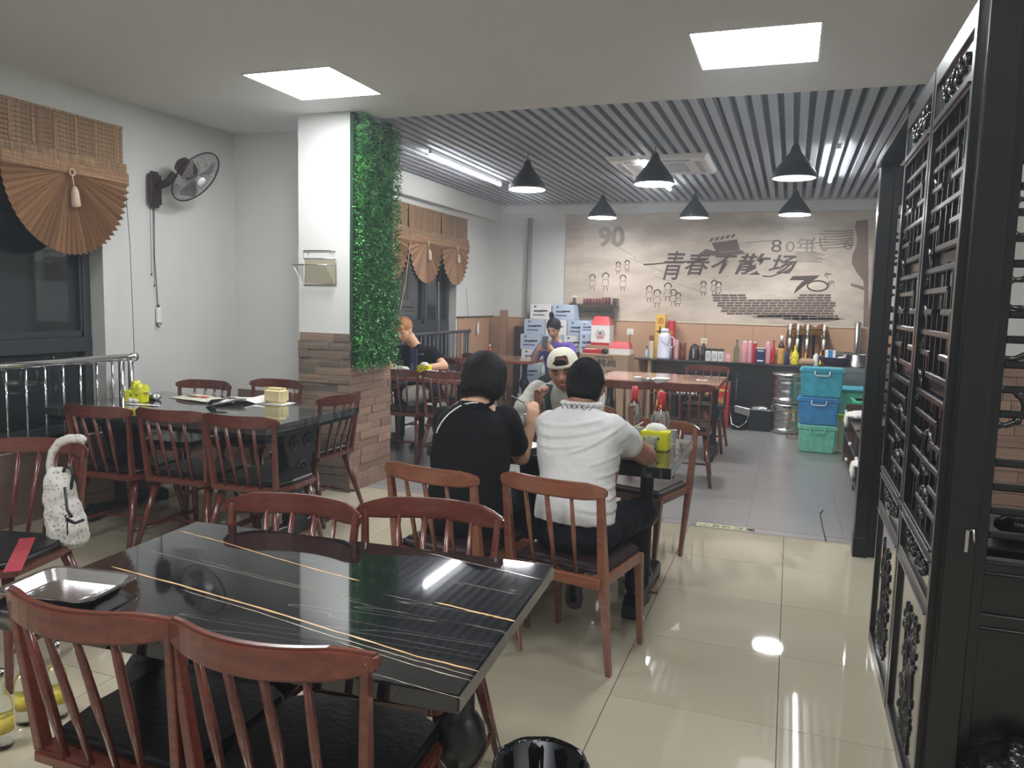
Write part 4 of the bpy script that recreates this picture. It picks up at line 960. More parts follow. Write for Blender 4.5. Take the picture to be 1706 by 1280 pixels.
hair_strands(p2, q2, (.0835, .1035, .1115), (0, -.012, .022), 1600, .022, 'hair_s', .0012, top=-.2, face=.05, lift=.006, seed=3)
# ---- man in cap facing camera
LOC = V((-1.23, 4.55, 0))
p3 = thing('person', 'older man in backwards white cap and grey shirt, bent over the table', 'person', LOC)
b = MB(); torso(b, L(-1.26, 4.60, .50), L(-1.25, 4.42, .99), .165, .18, .105)
b.cap(L(-1.25, 4.43, .95), L(-1.235, 4.37, 1.03), .06, .055)
q3 = head_mb(b, L(-1.235, 4.34, 1.075), PI + math.radians(8), math.radians(-12), math.radians(8), s=1.04, nose=1.15)
eL, wL = at(884, 705, y=4.16) - LOC, at(896, 668, y=4.12) - LOC
b.cap(L(-1.42, 4.44, .93), eL, .05, .040); b.cap(eL, wL, .038, .024); hand_mb(b, wL, (.05, -.1, .3), (.6, -.4, 0), 1.2, 1, .85)
b.cap(L(-1.06, 4.44, .90), L(-1.02, 4.16, .80), .05, .044); b.cap(L(-1.02, 4.16, .80), L(-1.12, 3.98, .80), .042, .027); hand_mb(b, L(-1.12, 3.98, .80), (-.25, -.3, 0), (0, 0, -1), .6, -1)
solid('body', b, 'skin_d', p3, .0065, 3); face_bits(q3, p3, brow='hair_s')
hh = MB().ell((0, 0, 0), (.081, .095, .06), 22, q3 @ M.Translation((0, -.022, .015))); solid('hair', hh, 'hair_s', p3, .007, 3)
cp_ = MB(); n = 26; vs = []; fs = []
for i in range(9):
    ph = PI / 2 * i / 8
    for j in range(n):
        a = 2 * PI * j / n; vs.append((.090 * math.cos(a) * math.cos(ph) ** .8, .106 * math.sin(a) * math.cos(ph) ** .8 - .006, .036 + .095 * math.sin(ph)))
skip = {(i, j) for i in (1, 2, 3) for j in range(5, 9)}
for i in range(8):
    for j in range(n):
        if (i, j) in skip: continue
        k = (j + 1) % n; fs.append((i * n + j, i * n + k, (i + 1) * n + k, (i + 1) * n + j))
cp_.add(vs, fs, True, q3)
o = cp_.build('white_cap', 'cap', p3); sd = o.modifiers.new('s', 'SOLIDIFY'); sd.thickness = .004; sb = o.modifiers.new('b', 'SUBSURF'); sb.levels = 1; sb.render_levels = 1; bake(o)
MB().ell((0, 0, 0), (.07, .06, .008), 16, q3 @ M.Translation((0, -.13, .035)) @ M.Rotation(.25, 4, 'X')).build('cap_visor', 'cap', p3)
MB().ell((0, 0, 0), (.040, .008, .022), 14, q3 @ M.Translation((.0, .083, .066))).build('cap_opening_hair', 'hair_s', p3)
b = MB(); torso(b, L(-1.26, 4.62, .46), L(-1.25, 4.43, .985), .175, .190, .115, .010)
b.cap(L(-1.42, 4.44, .93), L(-1.44, 4.25, .85), .07, .066); b.cap(L(-1.075, 4.44, .93), L(-1.035, 4.25, .85), .07, .066)
solid('grey_shirt', b, 'tee_grey', p3, .009, 8, .018, .08)
MB().tube([L(-1.13, 4.35, .99), L(-1.12, 4.33, .93), L(-1.15, 4.36, .80), L(-1.2, 4.42, .66)], .024, 8, flat=.3).build('dark_strap', mat('dark_teal_strap', (42, 58, 62), .7), p3)
MB().tube([L(-1.325, 4.36, .985), L(-1.335, 4.335, .93), L(-1.32, 4.37, .80)], .026, 8, flat=.3).build('dark_strap', bpy.data.materials['dark_teal_strap'], p3)
b = MB(); b.ell(L(-1.25, 4.62, .53), (.18, .15, .1), 18)
for s in (-1, 1): b.cap(L(-1.25 + s * .09, 4.60, .54), L(-1.25 + s * .13, 4.2, .52), .085, .064); b.cap(L(-1.25 + s * .13, 4.2, .52), L(-1.25 + s * .13, 4.22, .1), .06, .048)
solid('trousers', b, 'pants', p3, .012, 5)
for s in (-1, 1): shoe(p3, L(-1.25 + s * .13, 4.27, 0), L(-1.25 + s * .14, 4.02, 0))
# ---- blond person
LOC = V((-3.56, 7.25, 0))
p4 = thing('person', 'person with light ginger hair and black T-shirt eating beside the green hedge', 'person', LOC)
b = MB(); torso(b, L(-3.56, 7.30, .50), L(-3.60, 7.14, .99), .16, .18, .10)
b.cap(L(-3.60, 7.14, .96), L(-3.655, 7.06, 1.09), .056, .054)
q4 = head_mb(b, L(-3.70, 7.03, 1.145), PI - math.radians(6), math.radians(-24), math.radians(6), s=1.02)
b.cap(L(-3.42, 7.14, .93), L(-3.24, 7.02, .81), .048, .044); b.cap(L(-3.24, 7.02, .81), L(-3.40, 6.86, .79), .042, .028); hand_mb(b, L(-3.40, 6.86, .79), (-.3, -.15, 0), (0, 0, -1), .6, -1)
b.cap(L(-3.78, 7.14, .93), L(-3.88, 6.98, .81), .048, .042); b.cap(L(-3.88, 6.98, .81), L(-3.75, 6.82, .82), .04, .027); hand_mb(b, L(-3.75, 6.82, .82), (.2, -.3, .0), (0, 0, -1), .8, 1)
solid('body', b, 'skin_p', p4, .007, 3); face_bits(q4, p4, brow='hair_b'); 
hh = MB().ell((0, 0, 0), (.088, .104, .098), 24, q4 @ M.Translation((0, -.018, .040))); hh.ell((0, 0, 0), (.07, .03, .03), 16, q4 @ M.Translation((0, .072, .062)))
solid('hair', hh, 'hair_b', p4, .008, 3, .012, .03)
b = MB(); torso(b, L(-3.56, 7.32, .46), L(-3.60, 7.15, .985), .175, .188, .112, .01)
b.cap(L(-3.43, 7.14, .93), L(-3.33, 7.08, .87), .07, .066); b.cap(L(-3.77, 7.14, .93), L(-3.83, 7.05, .87), .07, .066)
sh4 = solid('black_shirt', b, 'tee_black', p4, .009, 8, .012, .1)
text('—=', .05, sh4, L(-3.50, 7.015, .90), 'box_blue', name='small_chest_print')
b = MB()
for s in (-1, 1): b.cap(L(-3.56 + s * .09, 7.28, .54), L(-3.56 + s * .11, 6.9, .52), .085, .064); b.cap(L(-3.56 + s * .11, 6.9, .52), L(-3.56 + s * .11, 6.92, .1), .06, .048)
solid('trousers', b, 'pants', p4, .012, 5)
for s in (-1, 1): shoe(p4, L(-3.56 + s * .11, 6.97, 0), L(-3.56 + s * .12, 6.72, 0))
hair_strands(p4, q4, (.090, .106, .100), (0, -.018, .040), 900, .05, 'hair_b', .0018, top=.15, face=.06, seed=5)
# ---- person in purple
LOC = V((-2.66, 9.2, 0))
p5 = thing('person', 'person in purple top with hair tied up, looking at a phone', 'person', LOC)
b = MB(); torso(b, L(-2.66, 9.2, .50), L(-2.68, 9.08, .99), .15, .17, .10)
b.cap(L(-2.68, 9.08, .96), L(-2.69, 9.03, 1.07), .048, .046)
q5 = head_mb(b, L(-2.70, 8.99, 1.15), PI - .05, math.radians(-28), s=.96)
b.cap(L(-2.50, 9.08, .93), L(-2.44, 8.95, .76), .044, .04); b.cap(L(-2.44, 8.95, .76), L(-2.66, 8.84, .90), .038, .025); hand_mb(b, L(-2.66, 8.84, .90), (-.35, 0, .3), (0, 1, 0), .6, 1, .9)
b.cap(L(-2.86, 9.08, .93), L(-2.93, 8.95, .76), .044, .04); b.cap(L(-2.93, 8.95, .76), L(-2.84, 8.84, .90), .038, .025); hand_mb(b, L(-2.84, 8.84, .90), (.3, 0, .3), (0, 1, 0), .6, -1, .9)
solid('body', b, 'skin', p5, .007, 3); face_bits(q5, p5)
hh = MB().ell((0, 0, 0), (.092, .106, .1), 22, q5 @ M.Translation((0, -.02, .034))).ell((0, 0, 0), (.035, .035, .055), 12, q5 @ M.Translation((.02, -.05, .16)))
solid('hair', hh, 'hair', p5, .009, 3, .012, .03)
b = MB(); torso(b, L(-2.66, 9.2, .46), L(-2.68, 9.09, .98), .17, .18, .11, .01)
b.cap(L(-2.51, 9.08, .93), L(-2.45, 8.98, .80), .064, .06); b.cap(L(-2.85, 9.08, .93), L(-2.92, 8.98, .80), .064, .06)
solid('purple_top', b, 'tee_purple', p5, .010, 8, .015, .08)
b = MB()
for s in (-1, 1): b.cap(L(-2.66 + s * .09, 9.2, .54), L(-2.66 + s * .11, 8.82, .52), .08, .06); b.cap(L(-2.66 + s * .11, 8.82, .52), L(-2.66 + s * .11, 8.84, .1), .056, .045)
solid('trousers', b, 'pants', p5, .012, 5)
for s in (-1, 1): shoe(p5, L(-2.66 + s * .11, 8.89, 0), L(-2.66 + s * .12, 8.66, 0))
tag(MB().box(-.035, .035, -.004, .004, -.07, .07).build('phone', 'black', None, .003, loc=(-2.745, 8.80, 1.0), rot=(-.5, 0, .1)), 'black phone held in both hands by the person in purple', 'phone')
# ================================================================ SMALL PARTS HELPERS
def boxthing(name, label, cat, c, sz, mt, rz=0, group=None, parts=None, bevel=.002):
    """standing box: c = centre of its base"""
    t = thing(name, label, cat, c, rz, group); w, d, h = sz
    MB().box(-w / 2, w / 2, -d / 2, d / 2, 0, h).build('body', mt, t, bevel)
    for p in (parts or []):
        nm, x0, x1, z0, z1, pm = p
        MB().box(-w / 2 + x0 * w, -w / 2 + x1 * w, -d / 2 - .0015, -d / 2, z0 * h, z1 * h).build(nm, pm, t)
    return t
def lath(name, label, cat, loc, prof, mt, n=16, group=None, extra=()):
    t = thing(name, label, cat, loc, 0, group); MB().lathe(prof, n).build('body', mt, t)
    for nm, pr, m2 in extra: MB().lathe(pr, n).build(nm, m2, t)
    return t
BOT = lambda r, h: [(r * .9, 0), (r, .01), (r, h * .55), (r * .85, h * .64), (r * .38, h * .76), (r * .34, h * .93), (r * .38, h * .95), (r * .38, h)]
def bottle(label, loc, r, h, mt, lab=None, capm=None, group=None, cat='bottle', capfrom=.9, lz=(.15, .45)):
    ex = []
    if lab: ex.append(('label', [(r + .0008, h * lz[0]), (r + .0008, h * lz[1])], lab))
    if capm:
        a = r * .40 if capfrom > .8 else r * .46
        ex.append(('cap', [(a if capfrom > .8 else r * .58, h * capfrom), (a, h * max(capfrom + .02, .78)), (a, h * 1.005)], capm))
    return lath('bottle', label, cat, loc, BOT(r, h), mt, 18, group, ex)
ZT = .7505
# ================================================================ FOREGROUND TABLE, TRAY, BINS
def tray():
    p = at(118, 983, z=.765); t = thing('metal_tray', 'shallow stainless steel tray on the left end of the black marble table', 'tray', (-1.585, 1.325, ZT), math.radians(8))
    b = MB(); n = 28
    def ring(w, d, z, r): 
        o = []
        for sx, sy, a0 in ((1, 1, 0), (-1, 1, 90), (-1, -1, 180), (1, -1, 270)):
            for k in range(7): a = math.radians(a0 + 15 * k); o.append((sx * (w - r) + r * math.cos(a), sy * (d - r) + r * math.sin(a), z))
        return o
    R = [ring(.098, .068, .002, .03), ring(.118, .086, .026, .035), ring(.130, .096, .027, .04), ring(.130, .096, .024, .04), ring(.120, .087, .022, .035), ring(.100, .070, .0, .03)]
    vs = [p for q in R for p in q]; fs = [tuple(range(n)), tuple(range(6 * n - 1, 5 * n - 1, -1))]
    for i in range(5):
        for j in range(n): k = (j + 1) % n; fs.append((i * n + j, i * n + k, (i + 1) * n + k, (i + 1) * n + j))
    b.add(vs, fs); b.build('dish', 'steel', t)
    MB().tube([(-.08, -.05, .005), (-.08, .05, .005)], .0015, 4).tube([(.06, -.04, .005), (.075, .04, .005)], .0015, 4).build('crease', 'chrome', t)
tray()
for k, (px, py, h) in enumerate(((5, 1245, .26), (45, 1205, .26), (97, 1195, .27))):
    p = at(px, py, z=0)
    bottle(['empty clear beer bottle with yellow label standing on the floor, at the very left edge', 'empty clear beer bottle with yellow label standing on the floor, second from the left edge', 'empty clear beer bottle with yellow neck label, rightmost of those on the floor'][k], (p.x, p.y, 0), .033, h, 'clear', 'label_y', 'chrome', 'empty beer bottles on the floor at the left', lz=(.22, .42))
def bin_(x, y, r, h, label, name='waste_bin', lumps=True):
    t = thing(name, label, 'waste bin', (x, y, 0))
    MB().lathe([(r * .8, 0), (r * .82, .01), (r, h), (r * .97, h), (r * .78, .012)], 24).build('bucket', 'black', t)
    b = MB(); vs = []; fs = []; n = 40; rr = random.Random(int(x * 100))
    prof = [(.80, .03), (.95, h - .02), (1.0, h + .012), (1.05, h + .008), (1.08, h - .05), (1.06, h - .12), (1.09, h - .15)]
    for q, z in prof:
        for j in range(n):
            a = 2 * PI * j / n; k = 1 + (.018 * math.sin(a * 9 + z * 20) + rr.uniform(-.014, .014)) * (1 if z > .1 else .3)
            vs.append((r * q * k * math.cos(a), r * q * k * math.sin(a), z + (rr.uniform(-.01, .01) if z < h - .1 else 0)))
    for i in range(len(prof) - 1):
        for j in range(n): k = (j + 1) % n; fs.append((i * n + j, i * n + k, (i + 1) * n + k, (i + 1) * n + j))
    b.add(vs, fs, True); o = b.build('bin_liner', 'bag_black', t); s_ = o.modifiers.new('s', 'SOLIDIFY'); s_.thickness = .001; bake(o)
p = at(912, 1262, z=.28); bin_(p.x, p.y - .06, .118, .29, 'black bin with a black plastic liner at the bottom centre beside the marble table')
p = at(1680, 1275, z=.25)
t = thing('rubbish_bag', 'crumpled black plastic rubbish bag on the floor in the bottom right corner', 'bag', (p.x + .02, p.y, 0))
solid('bag', MB().ell((0, 0, .14), (.16, .15, .15), 20).ell((.02, 0, .26), (.07, .06, .06), 12).ell((-.08, .03, .1), (.12, .1, .1), 12), 'bag_black', t, .010, 2, .05, .06)
# shelf with dark bag behind right lattice
t = thing('low_black_cabinet', 'low black cabinet behind the lattice at the right edge', 'cabinet', (.98, 2.75, 0))
MB().box(-.4, .4, -.18, .2, 0, .76).build('body', 'black_lac', t, .006); MB().box(-.42, .42, -.2, .22, .76, .79).build('top', 'black_lac', t, .006)
for k in range(2): MB().box(-.37 + k * .38, -.01 + k * .38, -.192, -.18, .1, .72).build('door', 'black_lac', t, .004)
t = thing('black_handbag', 'small glossy black bag lying on the low black cabinet', 'bag', (.74, 2.72, .79)); solid('bag', MB().ell((0, 0, .035), (.11, .07, .04), 16).ell((.03, .01, .055), (.06, .05, .035), 12), 'bag_black', t, .008, 2, .02, .05)
# ================================================================ BAG AND STRAP ON LEFT CHAIR
t = thing('fabric_bag', 'white and grey floral canvas backpack hanging from the left chair', 'bag', (-2.72, 2.27, 0))
f = lambda px, py, y=2.29: at(px, py, y=y) - V((-2.72, 2.27, 0))
b = MB(); 
for (px, py, rx) in ((100, 815, .050), (103, 840, .058), (108, 865, .055), (113, 890, .065), (115, 905, .060)): pass
c = [f(97, 800), f(100, 825), f(106, 850), (f(112, 878)), f(114, 900)]
b.loft([(c[4].x, 0.02, c[4].z - .03, .05, .04, 0), (c[4].x, 0.02, c[4].z, .085, .062, 0), (c[3].x, .02, c[3].z, .088, .065, 0), (c[2].x, .02, c[2].z, .076, .058, 0), (c[1].x, .02, c[1].z, .070, .05, 0), (c[0].x, .02, c[0].z, .062, .045, 0), (c[0].x - .005, .02, c[0].z + .05, .035, .03, 0)], 20)
solid('bag_body', b, 'floral', t, .008, 2, .02, .05)
MB().tube([f(84, 802), f(82, 775), f(86, 755), f(98, 738), f(115, 731), f(135, 731), f(142, 736)], .019, 8, flat=.35, up=(0, 1, 0)).build('shoulder_strap', 'floral', t)
MB().tube([f(104, 790), f(108, 780), f(118, 778), f(122, 792), f(118, 815)], .007, 6).build('top_loop', 'black', t)
MB().tube([f(108, 812, 2.23), f(112, 850, 2.21), f(120, 862, 2.21)], .006, 6).tube([f(112, 866, 2.20), f(125, 872, 2.20), f(140, 866, 2.22)], .010, 6, flat=.6).tube([f(112, 866, 2.19), f(108, 860, 2.19), f(118, 856, 2.19), f(112, 866, 2.19), f(112, 892, 2.19)], .003, 5).build('drawstring', 'black', t)
a1, a2 = at(46, 897, z=.48), at(20, 952, z=.48); mid = (a1 + a2) / 2; dd = a1 - a2
tag(MB().box(-.028, .028, -dd.length / 2, dd.length / 2, 0, .006).build('red_strap', mat('dusty_red_cloth', (150, 50, 60), .7), None, .002, loc=(mid.x, mid.y, .476), rot=(0, 0, math.atan2(dd.y, dd.x) - PI / 2)), 'flat dusty red strap lying across the left chair seat', 'strap')
# ================================================================ WINDOW TABLE ITEMS
p = at(212, 672, z=.755)
def napkin(loc, rz, label, group='yellow napkin holders', s=1.0, tissue=True):
    t = thing('napkin_holder', label, 'napkin holder', loc, rz, group)
    b = MB(); w, d, h = .065 * s, .045 * s, .09 * s
    b.taper((-w, w, -d, d), (-w * .96, w * .96, -d * .96, d * .96), 0, h).build('box', 'yellow', t, .006, 2)
    if tissue:
        MB().ell((0, 0, h), (w * .8, d * .7, .035 * s), 12).build('napkin', 'paper', t)
    for x in (-.02, .02): MB().lathe([(.007, -.001), (.007, .001)], 10, M.Translation((x * s, -d * .985, h * .62)) @ M.Rotation(PI / 2, 4, 'X')).build('printed_dot', 'txt_dark', t)
    return t
t = napkin((p.x, p.y + .08, ZT), .3, 'yellow napkin holder with crumpled film at the left end of the window table', s=.95)
solid('film', MB().ell((.02, 0, .08), (.06, .05, .05), 12).ell((-.01, .01, .12), (.03, .03, .03), 10), 'yellow_t', t, .008, 1, .03, .03)
def paper(label, loc, w, d, rz, mt='paper', bend=.012, name='paper_sheet', cat='paper', curl=0):
    t = thing(name, label, cat, loc, rz); vs = []; fs = []; n = 9; rr = random.Random(int(loc[0] * 977))
    for i in range(n):
        for j in range(n):
            u, v_ = i / (n - 1), j / (n - 1); z = .003 + bend * (.5 + .5 * math.sin(u * 5 + loc[0] * 9) * math.cos(v_ * 4)) + rr.random() * bend * .2 + curl * max(0, u - .7) ** 2 * 8
            vs.append(((u - .5) * w, (v_ - .5) * d, z))
    for i in range(n - 1):
        for j in range(n - 1): fs.append((i * n + j, (i + 1) * n + j, (i + 1) * n + j + 1, i * n + j + 1))
    o = MB().add(vs, fs, True).build('sheet', mt, t); s_ = o.modifiers.new('s', 'SOLIDIFY'); s_.thickness = .0012; bake(o); return t
p = at(254, 664, z=.76); t = thing('crumpled_foil', 'ball of crumpled silver foil beside the yellow napkin holder', 'foil', (p.x, p.y, ZT)); solid('foil', MB().ell((0, 0, .02), (.06, .045, .024), 12), 'foil', t, .007, 0, .03, .02)
p = at(232, 668, z=.76); t = thing('crumpled_tissue', 'small crumpled white tissue next to the silver foil', 'tissue', (p.x, p.y - .05, ZT)); solid('tissue', MB().ell((0, 0, .016), (.04, .03, .018), 10), 'paper', t, .006, 0, .03, .02)
p = at(236, 674, z=.755); paper('thin white wrapper strip near the front edge of the window table', (p.x, p.y, ZT), .24, .035, .12, bend=.003)
p = at(335, 664, z=.755); t = paper('printed menu sheet lying open on the window table', (p.x, p.y, ZT), .42, .22, -.25, mat('cream_menu', (214, 206, 188), .6), .006, 'menu', 'menu')
MB().box(-.05, .02, .0, .05, .010, .0115).build('red_print', 'red', t); MB().box(-.15, -.05, -.02, .02, .0105, .012).build('faded_picture_print', 'wood_table', t)
p = at(372, 668, z=.77); t = paper('white papers with a dark curled corner in the middle of the window table', (p.x + .02, p.y, ZT), .22, .20, -.5, 'paper', .02, 'folded_menu', 'menu', .03)
MB().add([(-.02, -.12, .01), (.07, -.12, .045), (.09, -.02, .05), (-.01, -.02, .02), (.05, -.15, .006)], [(0, 1, 2, 3), (0, 4, 1)]).build('curled_corner', 'win_frame', t)
p = at(415, 668, z=.76); paper('loose white plastic wrapping beside the cream foam block', (p.x, p.y + .03, ZT), .26, .20, .3, 'paper', .035, 'plastic_wrapping', 'wrapping')
p = at(456, 672, z=.755); t = thing('foam_block', 'cream foam block like a loaf on the right of the window table', 'package', (p.x, p.y + .03, ZT), -.05)
o = MB().box(-.075, .075, -.05, .05, .004, .105).build('block', 'cream', t, .018, 3)
for k in range(3): MB().box(-.077 + .002, .077 - .002, -.052 + k * .03, -.050 + k * .03, .10, .1065).build('ridge', 'cream', t)
MB().box(-.10, .10, -.075, .07, .0, .003).build('sheet', 'paper', t, rot=(0, 0, .1))
# ================================================================ PEOPLE'S TABLE ITEMS
p = at(1055, 722, z=.76); bottle('clear glass liquor bottle with red neck sleeve, left of two on the people\'s table', (p.x, p.y, ZT), .036, .27, 'clear', None, 'red', 'red-necked liquor bottles', capfrom=.66)
t = bottle('clear glass liquor bottle with red neck sleeve, right one behind the yellow holder', (at(1097, 745, z=.76).x, at(1097, 745, z=.76).y + .03, ZT), .043, .285, 'clear', None, 'red', 'red-necked liquor bottles', capfrom=.66)
MB().ell((0, -.021, .215), (.007, .002, .009), 8).build('gold_emblem', 'gold', t)
p = at(1092, 747, z=.755); napkin((p.x, p.y, ZT), -.06, 'yellow napkin holder with white napkins before the liquor bottle', s=1.08)
def cup(label, px, py, r=.033, h=.085, mt='plastic_clear', beer=True, z=.755, group='drinking cups on the tables', zt=ZT):
    p = at(px, py, z=z); t = thing('drinking_cup', label, 'cup', (p.x, p.y, zt), 0, group)
    MB().lathe([(r * .78, 0), (r, h), (r * 1.04, h + .002), (r * .95, h), (r * .74, .004)], 20).build('cup', mt, t)
    if beer: MB().lathe([(r * .72, .006), (r * .83, h * .42)], 18).build('drink', 'beer', t)
cup('glass of pale beer in front of the yellow napkin holder on the people\'s table', 1083, 753, .036, .078)
cup('clear plastic cup half filled beside the chopsticks of the woman in black', 868, 716, .036, .09)
cup('clear glass behind the elbow of the man in white', 1062, 736, .034, .08, beer=False)
cup('short clear glass near the right edge of the people\'s table', 1118, 738, .028, .07, beer=False)
def plate(label, loc, r, mt='white_p', h=.018, name='plate', cat='plate', group='plates on the tables', food=None):
    t = thing(name, label, cat, loc, 0, group)
    MB().lathe([(r * .55, 0), (r * .6, .003), (r, h), (r * 1.0, h + .002), (r * .6, .006)], 28).build('dish', mt, t)
    if food:
        rr = random.Random(3); b = MB()
        for k in range(10): a = rr.random() * 6.3; q = rr.random() * r * .5; b.ell((q * math.cos(a), q * math.sin(a), .012 + rr.random() * .008), (.018, .013, .009), 8, M.Rotation(a, 4, 'Z'))
        b.build('food', food, t)
plate('white plate near the folded arms of the woman in black', (-1.22, 3.55, ZT), .10, food='cardboard')
plate('white plate behind the woman\'s raised hand', (-1.02, 3.72, ZT), .105, food='green_p')
plate('oval steel plate at the right corner of the people\'s table', (-.66, 3.52, ZT), .085, 'steel', food=None)
t = thing('chopsticks', 'dark chopsticks held by the woman in black', 'chopsticks', (-1.09, 3.5, 0)); 
for k in (0, .012): MB().tube([(-.0, .03 + k, .935), (-.20, .10 + k, 1.0)], [.002, .0035], 5).build('stick', 'wood_dark', t)
pp = at(1040, 725, z=.80); tag(MB().tube([pp + V((-.05, 0, -.02)), pp + V((.09, .03, .07))], [.002, .003], 5).build('chopstick', 'trim'), 'pale chopstick sticking up beside the man in white', 'chopstick')
# litter below
for k, (px, py) in enumerate(((1046, 965), (1058, 950), (1090, 985))):
    p = at(px, py, z=.01); t = thing('floor_litter', ['crumpled clear plastic scrap on the floor by the table foot', 'crumpled clear plastic wrapper on the floor under the table', 'small crumb of food waste on the floor beside the grout line'][k], 'litter', (p.x, p.y, 0)); solid('scrap', MB().ell((0, 0, .014), (.035 - .01 * (k == 2), .022, .013), 10), 'foil' if k < 2 else 'cardboard', t, .005, 0, .02, .02)
# ================================================================ REAR LEFT TABLE ITEMS
ZT4 = .7505
def xa(px, y, z=.78):
    """x of the sight line through a pixel column at depth y and height z"""
    lo_, hi_ = -6., 2.
    for _ in range(40):
        mid = (lo_ + hi_) / 2; d_ = V((mid, y, z)) - CC; u_ = 853 + FPX * d_.dot(CR) / d_.dot(CF)
        if u_ < px: lo_ = mid
        else: hi_ = mid
    return lo_
plate('orange lacquered tray of food before the blond person', (xa(645, 6.72), 6.72, ZT4), .13, mat('orange_tray', (190, 112, 60), .4), h=.03, food='cardboard', group='plates on the tables')
t = thing('crumpled_paper', 'crumpled white paper pile left of the dark blue carton', 'paper', (xa(668, 6.62), 6.62, ZT4)); solid('paper', MB().ell((0, 0, .03), (.085, .06, .045), 14), 'paper', t, .008, 0, .05, .04)
boxthing('blue_carton', 'dark navy carton with pale lettering standing on the rear left table', 'carton', (xa(689, 6.60), 6.60, ZT4), (.06, .045, .24), 'navy', .3, None, [('label', .1, .6, .1, .45, 'txt_blue')])
t = napkin((xa(707, 6.68), 6.68, ZT4), .1, 'yellow napkin holder beside the dark blue carton', s=.95)
t = thing('crumpled_plastic', 'white crumpled plastic before the yellow holder on the rear left table', 'wrapping', (xa(718, 6.52), 6.52, ZT4)); solid('wrap', MB().ell((0, 0, .025), (.10, .05, .035), 14), 'paper', t, .008, 0, .04, .04)
paper('white paper sheet lying at the right of the rear left table', (xa(752, 6.62), 6.62, ZT4), .22, .20, .1, 'paper', .035)
plate('dark oval dish with leftover food at the right end of the rear left table', (xa(752, 6.92), 6.92, ZT4), .07, 'black', food='wood_dark')
# white bag on chair seat behind spindle
t = thing('white_plastic_bag', 'full white plastic bag seen through the chair spindles under the rear left table', 'bag', (-3.26, 6.42, .476)); solid('bag', MB().ell((0, 0, .10), (.12, .10, .10), 16).ell((.06, 0, .12), (.09, .08, .08), 12), 'paper', t, .010, 2, .05, .06)
# ================================================================ FAR LEFT TABLE ITEMS
bottle('small red sauce bottle on the farthest left table', (at(817, 594, z=.76).x, 9.15, ZT), .03, .16, 'red', 'box_white', 'white_p')
p = at(840, 592, y=10.2); t = tag(MB().box(-.055, .055, -.02, .02, 0, 1.34).build('upright_plank', 'wood_table', None, .004, loc=(at(838, 560, y=10.2).x, 10.22, 0)), 'grey-brown upright plank leaning against the tan dado', 'plank')
for k, (px, h, lab) in enumerate(((811, 1.16, 'thin dark plank against the dado near the corner'), (866, 1.12, 'dark broad plank against the dado beside the cartons'))): tag(MB().box(-.03 - .06 * k, .03 + .06 * k, -.015, .015, 0, h).build('upright_plank', 'wood_dark' if k else 'stone_l', None, .003, loc=(at(px, 560, y=10.25).x, 10.27, 0)), lab, 'plank')
# ================================================================ CARTON PILE (pale blue)
def carton(label, x, y, z, w, d, h, mt, group=None, band=None, lines=True, rz=0):
    t = thing('carton', label, 'carton', (x, y, z), rz, group)
    MB().box(-w / 2, w / 2, -d / 2, d / 2, 0, h).build('body', mt, t, .004)
    MB().box(-w / 2 + .004, w / 2 - .004, -d * .012, d * .012, h, h + .001).build('tape', 'trim', t)
    if lines:
        MB().box(-w * .32, w * .1, -d / 2 - .001, -d / 2, h * .48, h * .60).build('print', 'txt_blue', t)
        MB().box(w * .0, w * .34, -d / 2 - .0012, -d / 2, h * .52, h * .62).build('print', 'txt_dark', t)
        MB().box(-w * .36, w * .2, -d / 2 - .001, -d / 2, h * .25, h * .33).build('print', 'txt_blue', t)
        MB().box(-w * .3, -w * .2, -d / 2 - .001, -d / 2, h * .78, h * .9).build('print', 'txt_blue', t)
    return t
names = ['leftmost', 'second', 'third', 'fourth']
rows = [(0, 3, -3.50), (1, 3, -3.48), (2, 3, -3.47), (3, 3, -3.46), (4, 3, -3.48), (5, 3, -3.43), (6, 2, -3.35)]
ordn = ['bottom', 'second', 'third', 'fourth', 'fifth', 'sixth', 'top']
for rw, n_, x0 in rows:
    for k in range(n_):
        w = .295; gx = .305
        carton('pale blue and white carton, %s from the left in the %s row of the pile' % (names[k], ordn[rw]) if rw < 6 else 'pale blue and white carton on top of the pile, %s one' % ('left', 'right')[k], x0 + .15 + k * gx + (.0 if rw < 6 else .01 * k), 10.18, rw * .2055, w, .34, .205, 'box_blue' if (rw + k) % 3 else 'box_white', 'pale blue cartons piled in the rear left corner')
for k, (zz, lab) in enumerate(((0, 'bottom'), (.27, 'second'), (.54, 'third'), (.81, 'top'))):
    carton('pale carton in the narrow stack beside the big pile, %s one' % lab, -2.43 + (.02 if k < 3 else -.05), 9.98, zz, .30 if k < 3 else .24, .26, .265, 'box_blue', 'narrow carton stack beside the pile')
carton('tall pale blue carton standing on the narrow stack', -2.50, 10.0, 1.075, .22, .2, .14, 'box_blue')
